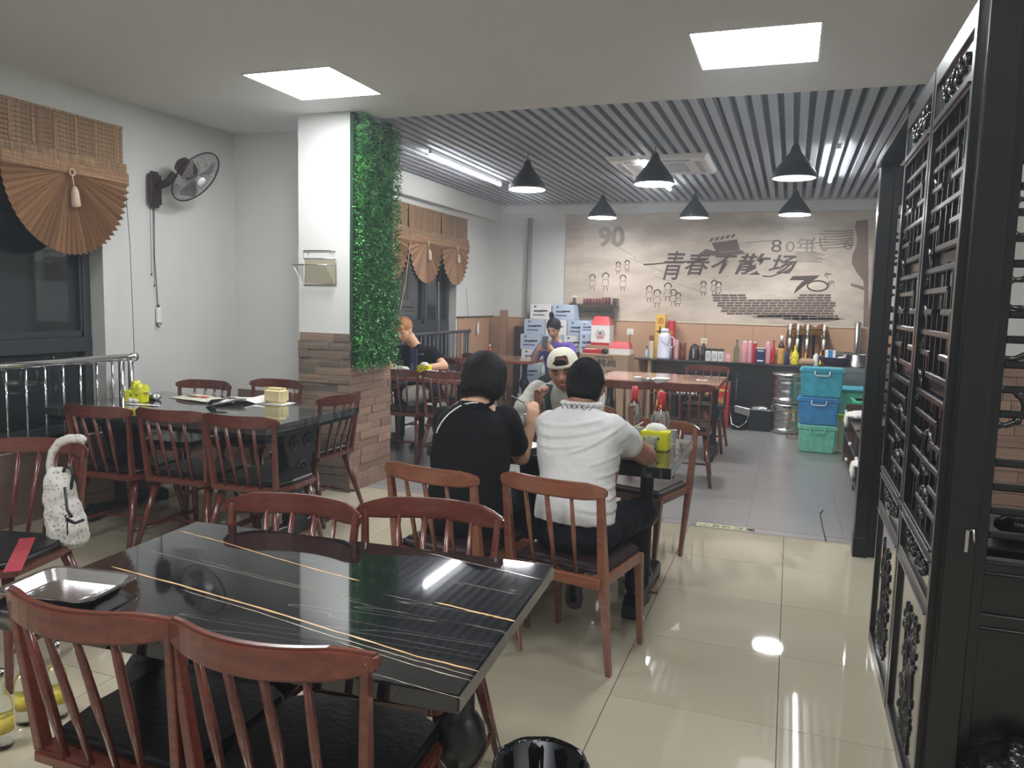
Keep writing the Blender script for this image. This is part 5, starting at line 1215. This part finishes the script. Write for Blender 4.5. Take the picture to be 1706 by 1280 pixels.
# ================================================================ WALL SHELF
t = thing('wall_shelf', 'dark wooden bench-like shelf with two rails hung on the mural', 'shelf', (-2.53, YB - .13, 1.26))
MB().box(-.33, .33, -.07, .08, .17, .195).build('board', 'wood_dark', t, .003)
for x in (-.29, .27): MB().box(x, x + .035, -.06, .07, .0, .17).build('bracket', 'wood_dark', t, .003)
for z in (.03, .09): MB().box(-.27, .28, .02, .04, z, z + .025).build('rail', 'wood_dark', t, .003)
MB().box(.27, .33, -.06, .07, .195, .28).build('end_block', 'wood_dark', t, .003)
for i in range(9):
    hgt = .075 if i < 6 else .095
    lath('small_tin', 'small maroon tin on the wall shelf, %s' % ['leftmost', 'second from the left', 'third from the left', 'fourth from the left', 'middle one', 'sixth from the left', 'seventh, slightly taller', 'eighth, slightly taller', 'rightmost beside the end block'][i], 'tin', (-2.66 + i * .043, YB - .125, 1.4555), [(.019, 0), (.019, hgt - .006), (.016, hgt)], 'wood_edge' if i % 3 == 0 else mat('maroon_tin', (110, 52, 66), .4) if i == 1 else bpy.data.materials.get('maroon_tin') or 'wood_edge', 12, 'maroon tins on the wall shelf')
t = thing('figurine', 'small pale lamp-like ornament at the left end of the wall shelf', 'ornament', (-2.80, YB - .125, 1.4555))
MB().lathe([(.03, 0), (.03, .01), (.018, .03), (.022, .06), (.01, .08)], 14).build('base', 'wood_dark', t); MB().lathe([(.05, .085), (.05, .095), (.02, .115)], 16).build('top_disc', 'trim', t)
# ================================================================ BROWN CARTONS AND LOGO BOX
YBX = 9.45
t = boxthing('big_carton', 'large brown carton on the floor, lower one of the stack behind the man in white', 'carton', (-2.12, YBX, 0), (.66, .44, .52), 'cardboard', 0, 'large brown cartons')
t = boxthing('big_carton', 'large brown carton with black characters, upper one of the stack', 'carton', (-2.13, YBX, .5205), (.60, .42, .33), 'cardboard', 0, 'large brown cartons')
text('日韩尚', .10, t, (-.02, -.2125, .19), 'txt_dark', bold=.002, name='black_lettering', sx=1.25); text('大米糖', .042, t, (.10, -.2125, .11), 'txt_dark', name='small_lettering')
text('TEL 0 00 00', .03, t, (.09, -.2125, .065), 'txt_dark', name='small_lettering'); text('品质保证食品专用', .03, t, (0, -.2125, .285), 'txt_dark', name='small_lettering')
t = boxthing('red_lidded_box', 'white box with a red sloping top on the right of the brown carton', 'box', (-1.96, YBX, .851), (.26, .22, .07), 'box_white')
MB().taper((-.13, .13, -.11, .11), (-.11, .10, -.05, .09), .07, .15).build('red_lid', 'red', t)
t = boxthing('red_package', 'flat red and white package on the left of the brown carton', 'package', (-2.29, YBX - .02, .851), (.25, .22, .05), 'red', 0, None)
for k in range(4): MB().ell((-.09 + k * .035, -.09, .052), (.018, .016, .006), 8).build('white_print', 'box_white', t)
t = thing('black_bag', 'crumpled black and white plastic bag between the red packages', 'bag', (-2.13, YBX - .14, .851)); solid('bag', MB().ell((0, 0, .03), (.045, .05, .035), 12), 'bag_black', t, .007, 0, .03, .03)
t = boxthing('big_carton', 'tall plain carton supporting the white box with the wreath emblem', 'carton', (-2.30, 9.86, 0), (.36, .3, .93), 'cardboard')
t = boxthing('emblem_box', 'white box with red roof-shaped top and a round wreath emblem', 'box', (-2.30, 9.86, .931), (.245, .22, .26), 'box_white', 0, None, [('red_band', 0, 1, 0, .14, 'red')])
MB().taper((-.123, .123, -.112, .112), (-.10, .08, -.02, .06), .26, .37).build('red_top', 'red', t)
for s in (-1, 1): MB().tube([(s * .055 * math.sin(a), -.112, .145 - .06 * math.cos(a)) for a in [i * PI / 9 for i in range(1, 9)]], .0065, 5, flat=.3).build('wreath_print', 'txt_dark', t)
b = MB()
for k in range(5): b.box(-.032 + k * .0145, -.024 + k * .0145, -.1125, -.111, .10 - .008 * (2 - abs(k - 2)), .135)
b.build('red_bars_print', 'red', t); b = MB(); b.box(-.03, .03, -.1125, -.111, .145, .158).box(-.014, .014, -.1125, -.111, .165, .178); b.build('dark_print', 'txt_dark', t)
# ================================================================ COUNTER
YC0, YC1, ZCT = 9.88, 10.36, .785
t = thing('counter', 'long black counter with a dark glass top along the back wall', 'counter', (0, 0, 0))
MB().box(-1.92, .34, YC0, YC1, ZCT - .02, ZCT).build('top', 'counter_top', t, .003)
MB().box(-1.35, .33, YC0 + .03, YC1 - .02, ZCT - .17, ZCT - .02).build('fascia', 'counter', t, .003)
MB().box(-.62, .02, YC0 + .03, YC1 - .02, .02, ZCT - .17).build('door', 'counter', t, .003)
MB().box(-1.70, -1.66, YC0 + .03, YC1 - .02, 0, ZCT - .02).build('side_panel', 'cardboard', t, .003)
MB().box(-1.35, -.64, YC1 - .06, YC1 - .02, 0, ZCT - .17).build('back_panel', 'counter', t)
for z in (.02, .33): MB().box(-1.66, -.62, YC0 + .04, YC1 - .03, z, z + .02).build('shelf', 'wood_dark', t, .002)
for x in (-1.35, -1.0): MB().box(x, x + .02, YC0 + .05, YC1 - .05, .02, ZCT - .17).build('divider', 'counter', t)
MB().box(-.66, -.62, YC0 + .03, YC1 - .02, 0, ZCT - .17).build('side_panel', 'counter', t)
for x, w, h, m_, lab in ((-1.29, .075, .22, 'blue', 'blue and white carton on the counter shelf, left of three'), (-1.20, .075, .23, 'box_blue', 'pale blue carton on the counter shelf, middle of three'), (-1.11, .075, .22, 'blue', 'blue and white carton on the counter shelf, right of three')):
    boxthing('shelf_carton', lab, 'carton', (x, YC0 + .14, .3505), (w, .1, h), m_, 0, 'blue cartons on the counter shelf', [('label', 0, 1, 0, .35, 'box_white')])
for k in range(6):
    boxthing('shelf_box', 'orange shelf box, %s in the row' % ['first from the left', 'second from the left', 'third from the left', 'third from the right', 'second from the right', 'first from the right'][k], 'box', (-.945 + k * .055, YC0 + .14, .3505), (.05, .1, .20 - .01 * (k % 2)), mat('orange_carton', (196, 132, 84), .5) if k == 0 else ('cardboard' if k % 2 else bpy.data.materials['orange_carton']), 0, 'orange boxes on the counter shelf', [('label', .1, .9, .1, .45, 'trim')])
for k in range(3): boxthing('yellow_box', 'yellow box stacked beside the counter end, %s' % ('bottom', 'middle', 'top')[k], 'box', (-1.55, YC0 + .10, .04 + k * .18 if k else .0405), (.12, .1, .178), 'gold', 0, 'yellow boxes stacked by the counter', [('print', .3, .7, .2, .8, 'brass')])
for k in range(2): bottle('dark bottle in the open bay of the counter, %s one' % ('left', 'right')[k], (-1.45 + .045 * k, YC0 + .12, .3505), .02, .24, 'black', 'box_blue', 'white_p', 'dark bottles in the counter bay')
boxthing('orange_stack', 'small stack of orange packets on the lowest counter shelf', 'packet', (-.94, YC0 + .15, .0405), (.13, .1, .12), 'wood_edge')
t = boxthing('red_gift_box', 'tall red gift box with gold characters on the floor before the counter', 'box', (-.73, 9.72, 0), (.155, .12, .50), 'red', 0)
text('福\n禄\n寿', .075, t, (-.02, -.061, .30), 'gold', name='gold_lettering'); MB().box(-.05, -.01, -.0612, -.06, .06, .10).build('white_label', 'box_white', t); MB().box(-.055, .06, -.0612, -.06, .44, .47).build('gold_band', 'gold', t)
# ---- things on the counter
def ctop(px, py, y): p = at(px, py, y=y); return p.x
def cb_(name, label, cat, px, y, w, h, mt, d=None, group=None, parts=None): return boxthing(name, label, cat, (ctop(px, 590, y), y, ZCT + .0005), (w, d or w, h), mt, 0, group, parts)
def cl(name, label, cat, px, y, prof, mt, group=None, extra=(), n=18): return lath(name, label, cat, (ctop(px, 590, y), y, ZCT + .0005), prof, mt, n, group, extra)
cyl = lambda r, h: [(r * .96, 0), (r, .004), (r, h - .006), (r * .95, h)]
cl('small_bottle', 'small grey-blue bottle with brown cap at the left end of the counter', 'bottle', 1077, 10.02, BOT(.022, .13), 'box_blue', None, [('cap', [(.012, .12), (.012, .15)], 'wood_dark')])
cb_('tan_box', 'narrow tan and red box standing at the left end of the counter', 'box', 1085, 10.08, .06, .29, 'trim', .06, None, [('red_print', 0, 1, .75, 1, 'wood_edge')])
t = cb_('tall_gold_box', 'tall yellow liquor gift box, tallest thing on the counter', 'box', 1099, 10.26, .125, .56, 'gold', .11); text('酒', .09, t, (0, -.056, .44), 'red', name='lettering'); MB().box(-.012, .012, -.0562, -.055, .1, .4).build('print_stripe', 'brass', t)
t = cl('red_canister', 'tall red canister beside the tall yellow box', 'canister', 1117, 10.26, cyl(.052, .48), 'red'); text('福', .06, t, (0, -.055, .30), 'gold', name='lettering')
t = cl('thermos', 'white lilac thermos flask with handle on the counter', 'thermos', 1106, 10.02, [(.085, 0), (.088, .015), (.086, .02), (.086, .27), (.08, .29), (.055, .325), (.05, .33)], 'pale_thermos', None, [('lid', [(.05, .33), (.052, .375), (.035, .385)], 'pale_thermos')], 24)
MB().tube([(.085, -.01, .28), (.12, -.02, .27), (.125, -.02, .17), (.09, -.01, .15)], .007, 6).build('handle', 'pale_thermos', t); MB().tube([(-.08, -.03, .28), (-.02, -.09, .22), (.05, -.09, .17), (.085, -.03, .27)], .003, 5).build('bail', 'black', t); MB().tube([(-.05, 0, .335), (-.10, -.02, .345)], .012, 8).build('spout', 'black', t)
cl('grey_cylinder', 'dark grey steel cylinder standing beside the thermos', 'canister', 1117.5, 10.0, cyl(.02, .15), 'steel')
t = cl('cup_stack', 'tall stack of pink paper cups on the counter', 'cup stack', 1126, 10.05, cyl(.03, .25), 'pink')
for k in range(8): MB().lathe([(.0315, .05 + k * .025), (.0315, .053 + k * .025)], 16).build('cup_rim', 'white_p', t)
cl('striped_vase', 'brown striped jar beside the pink cups', 'jar', 1137, 10.14, [(.04, 0), (.045, .05), (.038, .15), (.05, .20), (.045, .205)], 'wood_edge')
t = cl('electric_kettle', 'rounded dark kettle with a bright steel front on the counter', 'kettle', 1157, 10.08, [(.07, 0), (.072, .02), (.066, .1), (.05, .17), (.02, .195), (.005, .2)], 'black_matte', None, (), 24)
MB().box(-.018, .006, -.078, -.06, .02, .15).build('steel_strip', 'chrome', t, .006); MB().tube([(.06, 0, .17), (.10, 0, .15), (.095, 0, .06), (.07, 0, .04)], .009, 6).build('handle', 'black', t)
cl('wine_bottle', 'dark liquor bottle left of the three white-labelled jars', 'bottle', 1172, 10.06, BOT(.036, .24), 'black', None, [('label', [(.0368, .03), (.0368, .12)], 'txt_dark'), ('cap', [(.016, .2), (.016, .243)], 'gold')])
for k, px in enumerate((1180, 1190.5, 1201)):
    t = cl('milk_jar', 'white-labelled jar with dark green lid, %s of three' % ('left', 'middle', 'right')[k], 'jar', px, 9.99, cyl(.035, .125), 'box_white', 'white-labelled jars on the counter', [('lid', [(.037, .125), (.037, .15), (.03, .155)], mat('dark_green_lid', (42, 58, 36), .5) if k == 0 else bpy.data.materials['dark_green_lid'])])
    b = MB()
    for z in (.035, .055, .075, .095): b.box(-.02, .02, -.0365, -.034, z, z + .006)
    b.build('print', 'txt_blue', t)
t = cb_('pink_box', 'small pink box with white mark on the counter', 'box', 1213, 9.99, .065, .10, 'pink', .05); MB().ell((0, -.026, .055), (.018, .002, .014), 8).build('white_mark', 'box_white', t)
cl('green_bottle', 'tall clear green glass bottle with brown cork', 'bottle', 1227, 9.99, BOT(.034, .265), 'green_glass', None, [('cap', [(.013, .255), (.013, .275)], 'wood_dark')])
for px, r_, h, m_, lab in ((1240, .042, .245, 'pink', 'broad pink drink bottle right of the green one'), (1249, .03, .25, 'pink', 'narrow pink drink bottle in the middle of the counter row'), (1257, .026, .24, 'red', 'slim red drink can behind the navy box')):
    cl('drink_bottle', lab, 'bottle', px, 10.0, cyl(r_, h), m_, 'pink and red drink bottles', [('cap', [(r_ * .5, h), (r_ * .5, h + .02)], 'white_p')])
cb_('navy_box', 'navy blue box with white bands and cream top on the counter', 'box', 1267, 9.97, .105, .20, 'navy', .08, None, [('white_band', .15, .85, .12, .2, 'box_white'), ('white_band', .15, .85, .74, .8, 'box_white'), ('cream_top', 0, 1, .88, 1, 'trim')])
for px, r_, h, m_, lab in ((1279, .036, .25, 'pink', 'pink drink bottle right of the navy box'), (1288, .028, .27, 'red', 'glossy red bottle right of the navy box'), (1295, .022, .18, 'green_glass', 'small green bottle beside the decanter')):
    cl('drink_bottle', lab, 'bottle', px, 9.99, BOT(r_, h) if m_ != 'pink' else cyl(r_, h), m_, 'pink and red drink bottles', [('cap', [(r_ * .45, h), (r_ * .45, h + .015)], 'red' if m_ == 'red' else 'white_p')])
cl('decanter', 'amber syrup bottle with dark neck and tall white cap', 'bottle', 1301, 9.97, [(.035, 0), (.038, .01), (.036, .06), (.042, .15), (.04, .19), (.02, .22), (.02, .25)], mat('amber_syrup', (200, 150, 76), .25), None, [('neck_band', [(.042, .20), (.03, .235), (.022, .26), (.02, .28)], 'wood_dark'), ('cap', [(.016, .28), (.016, .35)], 'white_p')])
cl('dark_bottle', 'dark patterned bottle between the amber bottle and the lemon bottle', 'bottle', 1312, 9.97, BOT(.03, .20), 'navy')
cl('lemon_bottle', 'clear bottle of yellow lemon slices on the counter', 'bottle', 1325, 9.95, BOT(.045, .22), mat('lemon_yellow', (208, 196, 50), .2, var=.4, nscale=30), None, [('cap', [(.017, .215), (.017, .235)], 'gold')])
# beer tap tower
xx = ctop(1345, 560, 10.2)
t = thing('beer_tap_tower', 'brass beer dispensing tower with white-handled taps on the counter', 'beer tap', (xx, 10.22, ZCT + .0005))
MB().box(-.24, .24, -.05, .05, .36, .44).build('manifold', 'brass', t, .02, 3)
for x in (-.17, 0, .17): MB().lathe([(.055, 0), (.055, .01), (.026, .03), (.024, .20), (.03, .34), (.03, .37)], 18, M.Translation((x, 0, 0))).build('column', 'brass', t)
for k, px in enumerate((1316, 1329, 1345, 1373)):
    x = ctop(px, 560, 10.12) - xx
    MB().tube([(x, -.05, .40), (x, -.10, .40), (x, -.115, .37), (x, -.115, .31)], [.012, .013, .011, .008], 8).build('spout', 'chrome', t)
    h_ = MB().lathe([(.008, .40), (.012, .41), (.017, .44), (.014, .485), (.008, .495)], 12, M.Translation((x, -.10, 0))); h_.build('tap_handle', 'white_p', t)
    MB().lathe([(.045, .495), (.05, .50), (.02, .515)], 14, M.Translation((x, -.04, -.04))).build('brass_cap', 'brass', t)
    MB().lathe([(.014, .19), (.017, .31)], 12, M.Translation((x, -.115, 0))).build('nozzle_sleeve', 'white_p', t)
for x in (-.15, .0, .16): MB().prism([(x + .10 * math.cos(a), .30 + .20 * math.sin(a)) for a in [i * PI / 12 for i in range(13)]] + [(x - .10, .02), (x + .10, .02)], .06, .10, 'y').build('smoked_arch', 'smoked', t, .006)
MB().box(-.26, .30, -.22, .10, 0, .02).build('drip_tray', 'steel', t, .004)
t = tag(MB().lathe([(.13, 0), (.15, .02), (.15, .34), (.10, .44), (.02, .47)], 24).build('glass_dome', mat('brown_smoked_dome', (120, 84, 66), .2, trans=.3), None, loc=(ctop(1376, 560, 10.3) - .03, 10.225, ZCT + .0005)), 'rounded brown smoked dome behind the rightmost beer tap', 'dome') if False else None
x = ctop(1345, 600, 9.98); boxthing('folded_towel', 'folded brownish towel on the counter before the beer taps', 'towel', (x, 9.97, ZCT + .021 - .0205), (.20, .14, .085), 'cardboard', 0, None, None, .03)
cl('white_bottle', 'white dispenser bottle before the beer taps', 'bottle', 1360, 9.94, cyl(.032, .13), 'white_p', None, [('cap', [(.014, .13), (.014, .15)], 'white_p')])
for k, px in enumerate((1373, 1385)): cl('drink_glass', 'short brown glass on the counter edge, %s one' % ('left', 'right')[k], 'cup', px, 9.92, [(.03, 0), (.036, .085), (.033, .085), (.027, .006)], 'amber_glass', 'brown glasses by the taps')
MBx = boxthing('tissue_packet', 'white and blue tissue packet standing right of the beer taps', 'packet', (ctop(1384, 590, 10.1), 10.10, ZCT + .0005), (.12, .08, .19), 'box_white', -.2, None, [('blue_print', .3, .75, .3, 1, 'blue')])
t = thing('white_bag', 'crumpled white plastic bag at the right end of the counter', 'bag', (ctop(1402, 600, 10.0), 10.0, ZCT)); solid('bag', MB().ell((0, 0, .06), (.09, .07, .06), 14), 'paper', t, .008, 0, .04, .05)
tag(MB().lathe([(.036, 0), (.036, .30), (.039, .30), (.039, .33), (.036, .33), (.036, .70), (.03, .72)], 16).build('steel_column', 'steel', None, loc=(ctop(1427, 580, 10.3), 10.28, .60)), 'steel pipe column standing at the right end of the tan dado', 'pipe')
# ================================================================ KEGS, BUCKETS
KX = .02
KP = [(.17, 0), (.195, .01), (.2, .03), (.2, .05), (.185, .065), (.19, .10), (.197, .125), (.19, .15), (.188, .20), (.197, .225), (.19, .25), (.185, .29), (.2, .305), (.2, .34), (.19, .355), (.17, .355)]
for k in range(2):
    t = lath('beer_keg', ('lower steel beer keg', 'upper steel beer keg')[k] + ' of the two stacked before the counter', 'keg', (KX, 9.66, k * .3555), KP, 'steel', 36, 'stacked steel beer kegs')
    MB().box(-.05, .05, -.201, -.197, .31, .332).build('hand_hole', 'black', t, .004)
t = thing('mop_bucket', 'dark grey bucket with a pale spout tipped forward beside the black bin', 'bucket', (at(1234, 708, z=0).x, 9.62, 0))
MB().lathe([(.09, 0), (.12, .27), (.125, .27), (.115, .25), (.085, .01)], 22).build('pail', 'black_matte', t); MB().prism([(-.05, .22), (.12, .18), (.12, .27), (-.06, .30)], -.128, -.118, 'y').build('pale_rim', 'steel', t, .002)
MB().tube([(-.11, -.06, .22), (-.08, -.13, .08), (.0, -.15, .04), (.08, -.13, .1), (.11, -.06, .2)], .006, 6).build('bail', 'steel', t)
t = thing('mop', 'dark mop handle standing in the grey bucket', 'mop', (at(1228, 690, z=.1).x, 9.72, 0)); MB().tube([(0, 0, .0), (.0, .1, .62)], .012, 8).ell((0, .1, .63), (.018,) * 3, 10).build('shaft', 'black_matte', t)
t = boxthing('square_bin', 'square black bin full of rubbish between bucket and kegs', 'waste bin', (at(1266, 711, z=0).x, 9.68, 0), (.27, .22, .26), 'black', 0, None, None, .012)
solid('rubbish', MB().ell((0, 0, .26), (.115, .09, .035), 14), 'foil', t, .010, 0, .03, .03)
cbk = thing('wire_basket', 'brass wire basket standing beside the kegs', 'basket', (at(1322, 712, z=0).x - .02, 9.25, 0))
b = MB()
for k in range(8): a = 2 * PI * k / 8; b.tube([(.06 * math.cos(a), .06 * math.sin(a), 0), (.085 * math.cos(a), .085 * math.sin(a), .30)], .0025, 4)
for z, r_ in ((0, .06), (.1, .068), (.2, .077), (.3, .085)): b.tube([(r_ * math.cos(a), r_ * math.sin(a), z + .003) for a in [i * PI / 8 for i in range(16)]], .003, 4, closed=True)
b.build('frame', 'brass', cbk)
# ================================================================ PLASTIC STORAGE TOTES
def tote(label, x, y, z, mt, rimm, w=.37, d=.28, h=.285, handle='white_p', group='stacked plastic storage boxes', rz=0):
    t = thing('storage_box', label, 'storage box', (x, y, z), rz, group); a, b2 = w / 2, d / 2
    MB().taper((-a * .9, a * .9, -b2 * .9, b2 * .9), (-a * .97, a * .97, -b2 * .97, b2 * .97), 0, h - .03).build('body', mt, t, .014, 3)
    MB().box(-a * 1.03, a * 1.03, -b2 * 1.04, b2 * 1.04, h - .045, h - .022).build('rim', rimm, t, .008, 2)
    MB().taper((-a * 1.0, a * 1.0, -b2 * 1.0, b2 * 1.0), (-a * .95, a * .95, -b2 * .93, b2 * .93), h - .022, h).build('lid', rimm, t, .008, 2)
    q = b2 * 1.04 + .006
    MB().tube([(-.07, -q, h - .03), (-.07, -q, h - .06), (-.055, -q - .002, h - .075), (.055, -q - .002, h - .075), (.07, -q, h - .06), (.07, -q, h - .03)], .006, 6).build('handle', handle, t)
    return t
tx_, ty_ = .325, 8.52
tote('mint green plastic storage box, bottom of the stack of three', tx_ - .005, ty_, 0, 'green_p', 'green_p', handle='green_p')
tote('blue plastic storage box, middle of the stack of three', tx_ - .01, ty_, .2855, 'blue', 'blue', .40, h=.285)
tote('teal plastic storage box, top of the stack of three', tx_ + .005, ty_, .571, 'teal', 'teal', .42, h=.30)
t = boxthing('green_crate', 'tall mint green plastic bin right of the box stack', 'bin', (at(1424, 755, z=0).x + .08, 8.55, 0), (.26, .30, .56), 'green_b', 0, None, None, .015)
MB().box(-.15, .15, -.17, .17, .53, .56).build('rim', 'green_b', t, .006)
t = boxthing('blue_lidded_crate', 'green box with flat blue lid behind the mint green bin', 'storage box', (.70, 9.1, 0), (.42, .36, .60), 'green_p', 0, None, None, .015); MB().box(-.23, .23, -.2, .2, .60, .63).build('lid', 'teal', t, .008)
boxthing('yellow_sponge', 'small yellow sponge pack between the box stack and the green bin', 'sponge', (at(1402, 690, y=8.7).x, 8.75, .32), (.07, .06, .05), 'yellow_t', 0)
boxthing('yellow_stand', 'narrow pale yellow block under the sponge pack', 'block', (at(1402, 690, y=8.7).x, 8.75, 0), (.06, .06, .3195), 'trim', 0)
# sink unit
t = thing('steel_sink', 'stainless steel sink unit against the back wall at the right', 'sink', (1.15, 10.05, 0))
MB().box(-.75, .75, -.30, .30, .74, .80).build('worktop', 'steel', t, .006); MB().box(-.74, .74, .27, .30, .80, .95).build('splashback', 'steel', t, .003)
for x in (-.72, .70):
    for y in (-.28, .26): MB().box(x, x + .03, y, y + .03, 0, .74).build('leg', 'steel', t)
MB().box(-.62, -.05, -.24, .2, .50, .74).build('basin', 'steel', t, .02, 2); MB().box(.05, .62, -.24, .2, .50, .74).build('basin', 'steel', t, .02, 2)
MB().box(-.72, .72, -.26, .26, .18, .20).build('lower_shelf', 'steel', t)
t = thing('steel_pot', 'large steel pot on the sink worktop behind the far post', 'pot', (.78, 9.98, .8005)); MB().lathe([(.17, 0), (.18, .01), (.18, .14), (.19, .145), (.175, .14), (.172, .01)], 28).build('body', 'steel', t)
t = thing('dark_basin', 'dark purple plastic basin on the sink beside the steel pipe', 'basin', (.52, 9.95, .8005)); MB().lathe([(.12, 0), (.2, .10), (.205, .105), (.19, .10), (.115, .006)], 28).build('body', mat('dark_purple_plastic', (60, 54, 80), .4), t)
# brown rack with white knobs
t = thing('shoe_rack', 'low dark brown wooden rack with white knobs behind the far black post', 'rack', (.70, 6.9, 0))
for y in (-1.2, -.1, 1.2): MB().box(-.15, .15, y - .012, y + .012, 0, .56 if y > 0 else .50).build('side_panel', 'wood_dark', t, .003)
for z in (.06, .27, .47): MB().box(-.15, .15, -1.19, 1.19, z, z + .018).build('shelf', 'wood_dark', t, .003)
for y, z in ((-1.0, .12), (-.5, .33), (.2, .33), (.9, .52), (.5, .14)): MB().ell((-.165, y, z), (.015, .018, .018), 10).build('knob', 'white_p', t)
def cloth(label, c, s=1):
    t = thing('white_cloth', label, 'cloth', c); solid('cloth', MB().ell((0, 0, 0), (.10 * s, .14 * s, .035 * s), 14).ell((-.10 * s, 0, -.05 * s), (.02, .06 * s, .07 * s), 12), 'paper', t, .008, 0, .03, .05)
cloth('crumpled white cloth hanging over the near end of the brown rack', (.60, 6.25, .32)); cloth('crumpled white cloth lying farther along the brown rack', (.62, 7.5, .53)); 
# ================================================================ REAR TABLE ITEMS
ZT6 = .7505
def bowl(label, px, py, r, h, mt='white_p', n=1):
    p = at(px, py, z=.77); t = thing('bowl', label, 'bowl', (p.x, p.y, ZT6), 0, 'bowls on the rear brown table')
    MB().lathe([(r * .5, 0), (r * .55, .004), (r, h), (r * 1.02, h + .003), (r * .92, h), (r * .5, .008)], 24).build('bowl', mt, t)
bowl('white bowl on the rear brown table near its middle', 1102, 637, .075, .055); bowl('steel dish beside the white bowl on the rear brown table', 1080, 633, .08, .03, 'steel')
bowl('small white cup on the rear brown table at the left', 1062, 634, .035, .05)
t = thing('butterfly_card', 'small white paper mark on the right of the rear brown table', 'paper', (at(1170, 632, z=.76).x, at(1170, 632, z=.76).y, ZT6)); 
for s in (-1, 1): MB().prism([(0, 0), (s * .05, .03), (s * .055, -.01), (s * .03, -.03)], 0, .004, 'z').build('wing', 'paper', t)
# floor cable, sticker strip
pts = [at(x, y, z=.004) for x, y in ((1371, 850), (1366, 856), (1369, 872), (1373, 890), (1376, 902))]
tag(MB().tube([q for q in pts], .004, 5).build('floor_cable', 'black'), 'thin black cable lying on the grey tiles near the far post', 'cable')
a_, b_ = at(1160, 873, z=.001), at(1248, 884, z=.001)
t = thing('floor_sticker', 'pale green floor sticker with worn dark writing on the threshold strip', 'sticker', (a_.x, 5.205, .0005))
MB().box(0, b_.x - a_.x, 0, .085, 0, .0006).build('film', mat('pale_green_film', (176, 180, 140), .4), t)
text('小心台阶 注意', .06, t, ((b_.x - a_.x) / 2, .018, .0008), 'ink', rot=(0, 0, 0), name='worn_lettering', sx=1.1)
